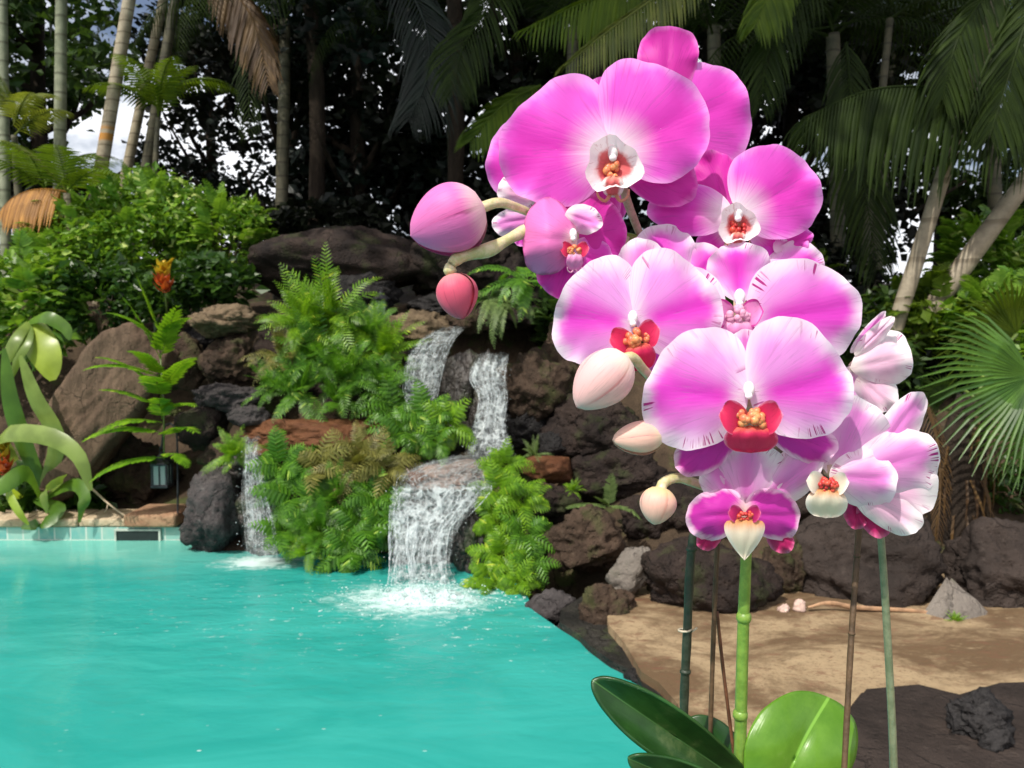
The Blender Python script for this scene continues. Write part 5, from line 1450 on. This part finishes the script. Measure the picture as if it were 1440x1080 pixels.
def bud(plant, att, tip, hw, Y, mt, seed, ped, label):
    """closed bud: three overlapping sepals round an egg, on its stalk"""
    a, c = P(*att, Y), P(*tip, Y - .003); ax = c - a; L = ax.length; ax.normalize()
    s1 = ax.cross(Vector((0, 1, 0))).normalized(); s2 = ax.cross(s1); k = Y/F
    b = MB()
    for q in range(4):
        th0 = seed + q*math.pi*.5; pts = []; A = []; V = []; E = []
        for i in range(19):
            u = i/18; pr = (math.sin(math.pi*(u**.82))**.62 if 0 < u < 1 else 0)
            for j in range(15):
                v = -1 + 2*j/14; th = th0 + v*(1.02)
                rr = hw*k*pr*(.95 + .075*v + .05*math.cos(v*1.5)*(1 if q % 2 else .6) + .02*math.sin(u*5 + q*2)) + .00015*q
                pts.append(a + ax*(L*u) + (s1*math.cos(th) + s2*math.sin(th))*rr)
                A.append(u); V.append(v); E.append(max(abs(v), u**5))
        b.grid(pts, 19, 15, 0, attrs={'along': A, 'across': V, 'edge': E, 'rnd': [q*1.7 + seed]*len(A), 'fan': [x*.8 for x in V], 'dist': A, 'rim': [x*.5 for x in V]})
    o = b.build('bud', PM[mt], plant, a); o['label'] = label
    b = MB(); sp = spline([a + ax*.003] + [P(*q) for q in ped], 12)
    b.tube(sp, [.0030 - .00006*i for i in range(12)], 8); b.build('bud_stalk', PM['stalk'], o, a)
    return o
def bud_mat(name, mid, rim, base): return petal_mat(name, mid, tuple(x*.6 for x in rim), base, .90, 1.04, vein=.35, trans=.12, throat1=.35)
PM['bud_pink'] = bud_mat('pink_bud', (.72, .16, .46), (.60, .08, .32), (.82, .58, .58))
PM['bud_crimson'] = bud_mat('crimson_bud', (.66, .09, .17), (.55, .04, .12), (.74, .26, .28))
PM['bud_cream'] = bud_mat('cream_pink_bud', (.84, .48, .48), (.74, .30, .36), (.86, .74, .62))
PM['bud_yellow'] = bud_mat('cream_yellow_bud', (.80, .48, .40), (.74, .36, .38), (.84, .74, .50))
PM['bud_peach'] = bud_mat('peach_bud', (.80, .46, .38), (.72, .32, .30), (.80, .60, .30))
PM['stalk'] = soft('pale_green_stalk', (.46, .44, .20), (.66, .56, .36))
PM['spike'] = soft('green_spike', (.13, .24, .03), (.20, .33, .05))
PM['spike_grey'] = soft('grey_green_spike', (.13, .16, .09), (.20, .23, .14))
D = dict

pot_c = P(1105, 1150, .46)
def soil_pt(px, Y):
    q = P(px, 1100, Y); return Vector((q.x, q.y, 1.168))
orch = empty('orchid', soil_pt(1042, .455), label='tall orchid with a bright green spike, magenta flowers, buds and glossy leaves', cat='orchid')

# ---- spike and leaves
b = MB()
b.tube(spline([soil_pt(1040, .455), P(1040, 1085, .455), P(1043, 960, .45), P(1046, 860, .445), P(1049, 785, .445), P(1050, 690, .452), P(1030, 560, .468), P(985, 440, .482), P(925, 352, .488), P(872, 330, .482), P(800, 312, .468), P(737, 326, .452), P(690, 350, .443), P(648, 362, .437), P(633, 378, .434)], 70), [.0037 - .00003*i for i in range(70)], 10)
for q in ((1046, 868, .445), (1041, 1005, .452)):
    b.ball(P(*q), (.0045, .0045, .004), 8, 10)
b.tube(spline([P(880, 338, .484), P(830, 322, .472), P(800, 312, .464), P(737, 326, .446), P(690, 350, .438), P(650, 361, .433), P(634, 372, .430), P(633, 386, .4305)], 40), [.0030 + .0006*math.sin(i*.9) + .0006*(i < 28) for i in range(40)], 9, 1)
st = b.build('spike', [PM['spike'], PM['stalk']], orch, orch.location)
def leaf_material(name, a, c, gloss):
    t = NT(name); u, v = t.attr('along'), t.attr('across')
    nz = t.noise(t.combine(t.math('MULTIPLY', v, 14.), u), 2.0, 4, .6)
    n2 = t.noise(t.coord(), 30, 5, .65)
    col = t.mix(t.step(n2, .3, .7), a, c)
    col = t.mix(t.step(n2, .60, .75, 0, .35), col, (.25, .30, .12))
    col = t.mix(t.step(t.math('ABSOLUTE', v), .045, .015), col, tuple(min(1, x*1.5 + .02) for x in c))
    col = t.mix(t.step(t.math('ABSOLUTE', v), .94, 1.0, 0, .6), col, tuple(min(1, x*1.5) for x in c))
    p = t.principled(col, gloss, t.bump(t.math('ADD', t.math('MULTIPLY', nz, .4), n2), .2, .002))
    tr = t.n('ShaderNodeBsdfTranslucent'); t.set(tr.inputs['Color'], col)
    ms = t.n('ShaderNodeMixShader'); ms.inputs[0].default_value = .18
    t.t.links.new(p, ms.inputs[1]); t.t.links.new(tr.outputs[0], ms.inputs[2])
    return t.surf(ms.outputs[0])
PM['leaf'] = leaf_material('glossy_orchid_leaf', (.075, .20, .012), (.13, .29, .025), .26)
PM['leaf_dark'] = leaf_material('dark_orchid_leaf', (.012, .050, .010), (.028, .095, .018), .3)
def orchid_leaf(base, tip, wp, wm, Y0, Y1, mt, label, **kw):
    b = MB(); petal(b, base, tip, wp, wm, Y0, Y1, ruff=.0008, wav=.012, nr=18, nt=72, **kw)
    # give the leaf its thickness
    o = b.build('leaf', PM[mt], orch, orch.location); o['label'] = label
    m = o.modifiers.new('thickness', 'SOLIDIFY'); m.thickness = .0016; m.offset = 0
    return o
orchid_leaf((1086, 1160), (1164, 982), 78, 74, .455, .475, 'leaf', 'broad glossy light green leaf', cup=.012, rp=.56, rm=.60, kk=.92, bow=-.012, vf=-.012, curve=-9)
orchid_leaf((1062, 1112), (834, 957), 34, 40, .46, .43, 'leaf_dark', 'long dark green leaf reaching over the pool', cup=-.016, rp=.55, rm=.5, kk=1.1, bow=-.006)
orchid_leaf((1050, 1135), (884, 1066), 26, 30, .44, .41, 'leaf_dark', 'dark green leaf tip at the bottom edge', cup=-.008, rp=.5, rm=.5, kk=1.2)
orchid_leaf((1040, 1120), (962, 1012), 46, 42, .475, .50, 'leaf_dark', 'dark leaf in shade behind the spike', cup=.01, rp=.5, rm=.5, kk=.95)

# ---- flowers of the tall orchid
flower(orch, (880, 170), .482, [
  ('sepal', 'deep', (935, 140), (942, 35), 44, 42, .0, .004, D(rp=.56, rm=.56)),
  ('petal', 'magenta', (925, 185), (1052, 135), 84, 76, .002, .006, D(rp=.5, rm=.5)),
  ('petal', 'magenta', (805, 235), (682, 222), 62, 62, .002, .008, D()),
  ('sepal', 'deep', (950, 190), (1008, 292), 44, 36, .006, .010, D()),
  ('sepal', 'deep', (860, 240), (838, 330), 34, 34, .006, .010, D())], None, None, False, 'magenta flower seen behind the topmost flower', 1)
flower(orch, (862, 225), .446, [
  ('sepal', 'magenta', (860, 200), (846, 108), 34, 34, .008, .016, D()),
  ('sepal', 'deep', (852, 240), (806, 372), 42, 40, .008, .012, D(rp=.55, rm=.5)),
  ('sepal', 'deep', (876, 240), (982, 268), 34, 40, .008, .012, D(rp=.55, rm=.5)),
  ('petal', 'magenta', (862, 214), (702, 206), 106, 82, .0, .004, D(rp=.36, rm=.52, kk=.95)),
  ('petal', 'magenta', (864, 212), (994, 150), 74, 112, -.002, .0, D(rp=.46, rm=.40, kk=.95))],
  D(mats=('lip_ring', 'lip_ring', 'callus'), s=1.2, cy=230, style='ring', mid=(26, 12)), (900, 330, .487), True, 'largest topmost magenta flower with a white throat', 2)
flower(orch, (1038, 310), .462, [
  ('sepal', 'deep', (1022, 290), (996, 212), 32, 36, .008, .014, D()),
  ('sepal', 'magenta', (1026, 322), (985, 368), 28, 26, .008, .012, D()),
  ('sepal', 'magenta', (1052, 318), (1134, 352), 28, 34, .008, .012, D()),
  ('petal', 'magenta', (1030, 302), (911, 290), 38, 36, .0, .006, D()),
  ('petal', 'magenta', (1038, 302), (1149, 244), 64, 76, -.002, .002, D(rp=.48, rm=.40, kk=.95))],
  D(mats=('lip_ring', 'lip_ring', 'callus_red'), s=.86, cy=314, style='ring', mid=(24, 12)), (985, 440, .484), True, 'magenta flower with a white throat at the upper right', 3, .9)
flower(orch, (806, 338), .438, [
  ('sepal', 'deep', (806, 345), (778, 418), 36, 34, .010, .016, D()),
  ('petal', 'deep', (800, 335), (880, 330), 52, 62, .008, .014, D()),
  ('sepal', 'magenta', (798, 350), (862, 378), 30, 30, .006, .010, D()),
  ('petal', 'bud_pink', (812, 338), (734, 334), 58, 52, .0, .004, D(cup=.022, bow=-.012, rp=.55, rm=.55)),
  ('petal', 'pale', (795, 300), (846, 318), 20, 22, .0, -.004, D(cup=.008))],
  D(mats=('lip_red', 'lip_pink', 'callus'), s=.55, cx=808, cy=348, mid=(46, 24)), (800, 312, .470), True, 'half turned pink flower beside the round pink bud', 4, .7)
flower(orch, (752, 285), .470, [
  ('petal', 'white', (762, 280), (699, 262), 26, 24, .0, .002, D(cup=.012)),
  ('petal', 'pale', (756, 306), (692, 316), 20, 24, .004, .008, D()),
  ('sepal', 'magenta', (752, 300), (726, 345), 18, 18, .006, .01, D())], None, (800, 312, .470), False, 'small white and lilac flower seen edge on at the far left of the topmost flower', 5)
flower(orch, (940, 400), .458, [
  ('petal', 'mid', (946, 420), (918, 320), 52, 46, .0, .006, D(rp=.6, rm=.6)),
  ('petal', 'mid', (960, 415), (1012, 352), 34, 40, .0, .006, D(rp=.6, rm=.6)),
  ('petal', 'mid', (925, 420), (862, 350), 30, 30, .002, .008, D())], None, (985, 440, .482), False, 'orchid pink flower mostly hidden behind the mid left flower', 6)
flower(orch, (890, 458), .424, [
  ('sepal', 'pale', (893, 440), (904, 334), 36, 34, .008, .014, D(rp=.58, rm=.58)),
  ('sepal', 'mid', (882, 480), (838, 535), 26, 26, .008, .012, D()),
  ('sepal', 'mid', (902, 485), (948, 532), 28, 26, .008, .012, D()),
  ('petal', 'mid', (894, 456), (777, 442), 92, 68, .0, .004, D(rp=.34, rm=.52, kk=.92)),
  ('petal', 'mid', (894, 454), (1014, 424), 66, 94, -.001, .002, D(rp=.5, rm=.36, kk=.92))],
  D(mats=('lip_red', 'lip_red', 'callus'), s=.98, cx=892, cy=470, mid=(40, 22), rot=-.25, tendril=False), (925, 352, .486), True, 'orchid pink flower with a crimson lip at the middle left', 7, .9)
flower(orch, (1090, 395), .466, [
  ('petal', 'mid', (1082, 402), (1156, 358), 32, 42, .0, .004, D(rp=.55, rm=.5)),
  ('sepal', 'magenta', (1088, 352), (1142, 328), 18, 20, .004, .006, D()),
  ('petal', 'mid', (1070, 408), (1096, 330), 34, 38, .002, .006, D())], None, (1030, 560, .47), False, 'small pink flower peeping out between the upper right and mid right flowers', 8)
flower(orch, (1040, 430), .440, [
  ('sepal', 'mid', (1042, 425), (1034, 342), 46, 42, .008, .012, D(rp=.62, rm=.62)),
  ('petal', 'mid', (1020, 440), (925, 425), 58, 52, .002, .008, D()),
  ('petal', 'mid', (1052, 452), (1211, 432), 70, 82, .0, .004, D(rp=.55, rm=.40, kk=.92))],
  D(mats=('lip_pink', 'lip_pink', 'lip_pink'), s=.98, cx=1037, cy=436, mid=(42, 26), tendril=False), (1030, 560, .47), True, 'orchid pink flower with a striped rim at the middle right', 9)
flower(orch, (1053, 560), .398, [
  ('sepal', 'pale', (1052, 545), (1048, 462), 28, 26, .010, .016, D()),
  ('sepal', 'purple', (1040, 590), (950, 660), 26, 34, .010, .016, D(rp=.55, rm=.55)),
  ('sepal', 'purple', (1070, 590), (1176, 638), 30, 26, .010, .016, D(rp=.6, rm=.6)),
  ('petal', 'mid', (1052, 560), (904, 548), 96, 80, .0, .004, D(rp=.36, rm=.54, kk=.92)),
  ('petal', 'mid', (1054, 558), (1198, 532), 74, 104, -.001, .002, D(rp=.52, rm=.36, kk=.92))],
  D(mats=('lip_red', 'lip_red', 'callus'), s=1.2, cx=1056, cy=582, mid=(32, 31), tendril=False), (1050, 640, .455), True, 'largest front flower, orchid pink with a crimson lip', 10)
flower(orch, (1047, 725), .410, [
  ('sepal', 'pale', (1050, 722), (1052, 622), 54, 52, .012, .004, D(rp=.62, rm=.62)),
  ('petal', 'pale', (1066, 712), (1156, 634), 30, 36, .010, .006, D()),
  ('petal', 'pale', (1034, 712), (998, 644), 30, 30, .010, .008, D()),
  ('sepal', 'crimson', (1012, 738), (984, 772), 16, 16, .010, .008, D()),
  ('sepal', 'crimson', (1082, 738), (1112, 776), 18, 16, .010, .008, D()),
  ('petal', 'purple', (1050, 722), (964, 728), 38, 34, .0, .006, D(cup=.008, bow=-.004, rp=.4, rm=.6, kk=.9)),
  ('petal', 'purple', (1046, 722), (1126, 728), 34, 38, .0, .006, D(cup=.008, bow=-.004, rp=.6, rm=.4, kk=.9))],
  D(mats=('crimson', 'lip_cream', 'callus_red'), s=.62, cy=720, mid=(96, 44), tendril=False, point=1.0), (1050, 700, .45), False, 'lowest nodding purple flower with a cream lip', 11)
# ---- buds
bud(orch, (682, 290), (577, 332), 49, .432, 'bud_pink', .5, [(700, 285, .436), (722, 290, .444), (752, 302, .458)], 'large round pink bud about to open')
bud(orch, (636, 384), (650, 449), 28, .432, 'bud_crimson', 1.1, [(632, 378, .434), (638, 370, .436), (650, 362, .438)], 'crimson bud at the tip of the spike')
bud(orch, (882, 499), (811, 573), 39, .404, 'bud_cream', .2, [(890, 503, .408), (905, 520, .416), (940, 556, .44)], 'plump cream and pink bud')
bud(orch, (934, 612), (861, 619), 23, .410, 'bud_yellow', .8, [(942, 609, .412), (960, 612, .42), (1000, 625, .445)], 'small oblong cream yellow bud')
bud(orch, (930, 684), (920, 738), 26, .412, 'bud_peach', .3, [(934, 678, .414), (955, 672, .42), (985, 682, .435), (1040, 700, .449)], 'small peach coloured bud')

# ---- second orchid at the right with pale flowers
orch2 = empty('orchid', soil_pt(1262, .46), label='orchid on a thin grey green spike at the right with pale pink and white flowers', cat='orchid')
b = MB()
b.tube(spline([soil_pt(1262, .46), P(1257, 1090, .46), P(1250, 930, .457), P(1240, 770, .455), P(1232, 690, .455), P(1222, 600, .465), P(1206, 530, .475)], 40), [.0024 - .00002*i for i in range(40)], 10)
b.build('spike', PM['spike_grey'], orch2, orch2.location)
flower(orch2, (1166, 668), .416, [
  ('sepal', 'crimson', (1212, 700), (1246, 754), 22, 26, .012, .014, D()),
  ('sepal', 'crimson', (1200, 700), (1208, 744), 18, 18, .012, .014, D()),
  ('petal', 'white', (1200, 685), (1296, 744), 28, 34, .006, .004, D(cup=.008)),
  ('petal', 'pale', (1225, 655), (1296, 552), 30, 26, .012, .010, D(rp=.5, rm=.5)),
  ('petal', 'pale', (1172, 672), (1216, 560), 60, 46, .004, .008, D(rp=.5, rm=.55, cup=.008)),
  ('petal', 'pale', (1160, 660), (1146, 590), 24, 30, .006, .012, D()),
  ('petal', 'pale', (1196, 668), (1319, 634), 56, 46, .002, .004, D(rp=.6, rm=.55, cup=.010, ruff=.0035)),
  ('petal', 'white', (1190, 676), (1318, 690), 46, 52, .004, .008, D(rp=.66, rm=.6, cup=.008, ruff=.003)),
  ('petal', 'pale', (1166, 668), (1262, 676), 44, 40, -.002, -.003, D(rp=.6, rm=.5, cup=.012, ruff=.003))],
  D(mats=('lip_cream', 'lip_cream', 'callus_red'), s=.8, cx=1164, cy=676, mid=(52, 36), rot=.05, tendril=False), (1226, 650, .46), False, 'pale pink and white flower facing left at the lower right', 12)
flower(orch2, (1202, 520), .452, [
  ('sepal', 'white', (1202, 500), (1257, 446), 12, 12, .0, -.004, D(cup=.004)),
  ('sepal', 'pale', (1196, 496), (1246, 438), 9, 8, .004, .004, D(cup=.004)),
  ('petal', 'white', (1206, 530), (1256, 574), 28, 32, .002, .0, D(cup=.010)),
  ('petal', 'pale', (1200, 515), (1190, 572), 22, 18, .004, .004, D()),
  ('petal', 'white', (1196, 518), (1283, 500), 34, 40, .0, -.006, D(rp=.66, rm=.66, cup=.014))], None, (1208, 535, .474), False, 'small half open pale flower at the upper right', 13)

# ---- stakes
M['stake_dark'] = plain_mat('dark_green_stake', (.022, .032, .018), .5, .35, 60, .4, 120)
M['stake_brown'] = plain_mat('brown_stake', (.085, .048, .022), .65, .35, 70, .4, 140)
M['stake_red'] = plain_mat('reddish_stake', (.13, .05, .022), .65, .35, 70, .4, 140)
def stake(pts, rad, mt, label, knots=0):
    pp = [P(*q) for q in pts]; d = (pp[-1]-pp[-2]); e = pp[-1] + d*((1.150 - pp[-1].z)/d.z)
    sp = spline(pp + [e], 30); b = MB()
    b.tube(sp, [rad*(1 + .06*math.sin(i*1.7)) for i in range(30)], 8)
    for q in range(knots):
        i = int(6 + 16*q/max(1, knots)); b.ball(sp[i], (rad*1.35, rad*1.35, rad*.8), 6, 8)
    return tag(b.build('plant_stake', M[mt], origin=e), label, 'plant stake')
stake([(988, 712, .462), (973, 768, .462), (966, 900, .462), (962, 1000, .462), (966, 1085, .462)], .0026, 'stake_dark', 'thick dark green stake at the left of the orchid stems', 2)
stake([(1012, 715, .468), (1005, 850, .468), (997, 1085, .468)], .0014, 'stake_brown', 'thin brown stake between the thick dark stake and the green spike')
stake([(1008, 860, .474), (1018, 950, .474), (1032, 1060, .474)], .0011, 'stake_red', 'thin reddish stake leaning to the right beside the green spike')
stake([(1212, 690, .470), (1204, 800, .458), (1197, 900, .447), (1187, 1085, .432)], .0017, 'stake_brown', 'brown stake in front of the broad light green leaf', 2)
M['clip'] = plain_mat('stake_tie', (.45, .40, .30), .6, .2, 30)
b = MB(); q = P(963, 889, .462)
b.tube([q + Vector((math.cos(j*.524)*.0036, math.sin(j*.524)*.0036, .0006*j*.3)) for j in range(13)], .0007, 5)
b.tube([q + Vector((.0036, 0, 0)), q + Vector((.007, -.001, .003))], .0006, 5)
tag(b.build('stake_tie', M['clip'], origin=q), 'small pale tie wound round the thick dark green stake', 'tie')

# ---- planter and the stone pillar it stands on (just under the frame)
M['terracotta'] = plain_mat('terracotta', (.30, .115, .06), .8, .25, 12, .3, 90)
pc = Vector((.165, .455, 0))
pl = empty('planter', (pc.x, pc.y, .985), label='terracotta planter just below the frame holding both orchids and their stakes', cat='planter')
b = MB(); prof = [(.0, .985), (.092, .985), (.118, 1.14), (.126, 1.142), (.127, 1.172), (.118, 1.174), (.112, 1.162), (.0, 1.160)]
pts = []
for rr, z in prof:
    for j in range(32): pts.append((pc.x + rr*math.cos(j*math.pi/16), pc.y + rr*.62*math.sin(j*math.pi/16), z))
b.grid(pts, len(prof), 32, close=True); b.build('pot', M['terracotta'], pl, pl.location)
b = MB(); pts = []
for i in range(8):
    for j in range(28):
        rr = .111*i/7; x, y = rr*math.cos(j*math.pi/14), rr*.62*math.sin(j*math.pi/14)
        pts.append((pc.x + x, pc.y + y, 1.166 + .004*noise.noise(Vector((x*60, y*60, 1)))*(i < 7)))
b.grid(pts, 8, 28, close=True); b.build('bark_mulch', M['soil'], pl, pl.location)
b = MB(); b.box((pc.x, pc.y, .53), (.30, .22, .91), bev=.03)
tag(b.build('stone_pillar', M['lava_grey'], origin=(pc.x, pc.y, .075)), 'grey stone pillar below the frame that carries the orchid planter', 'pillar')
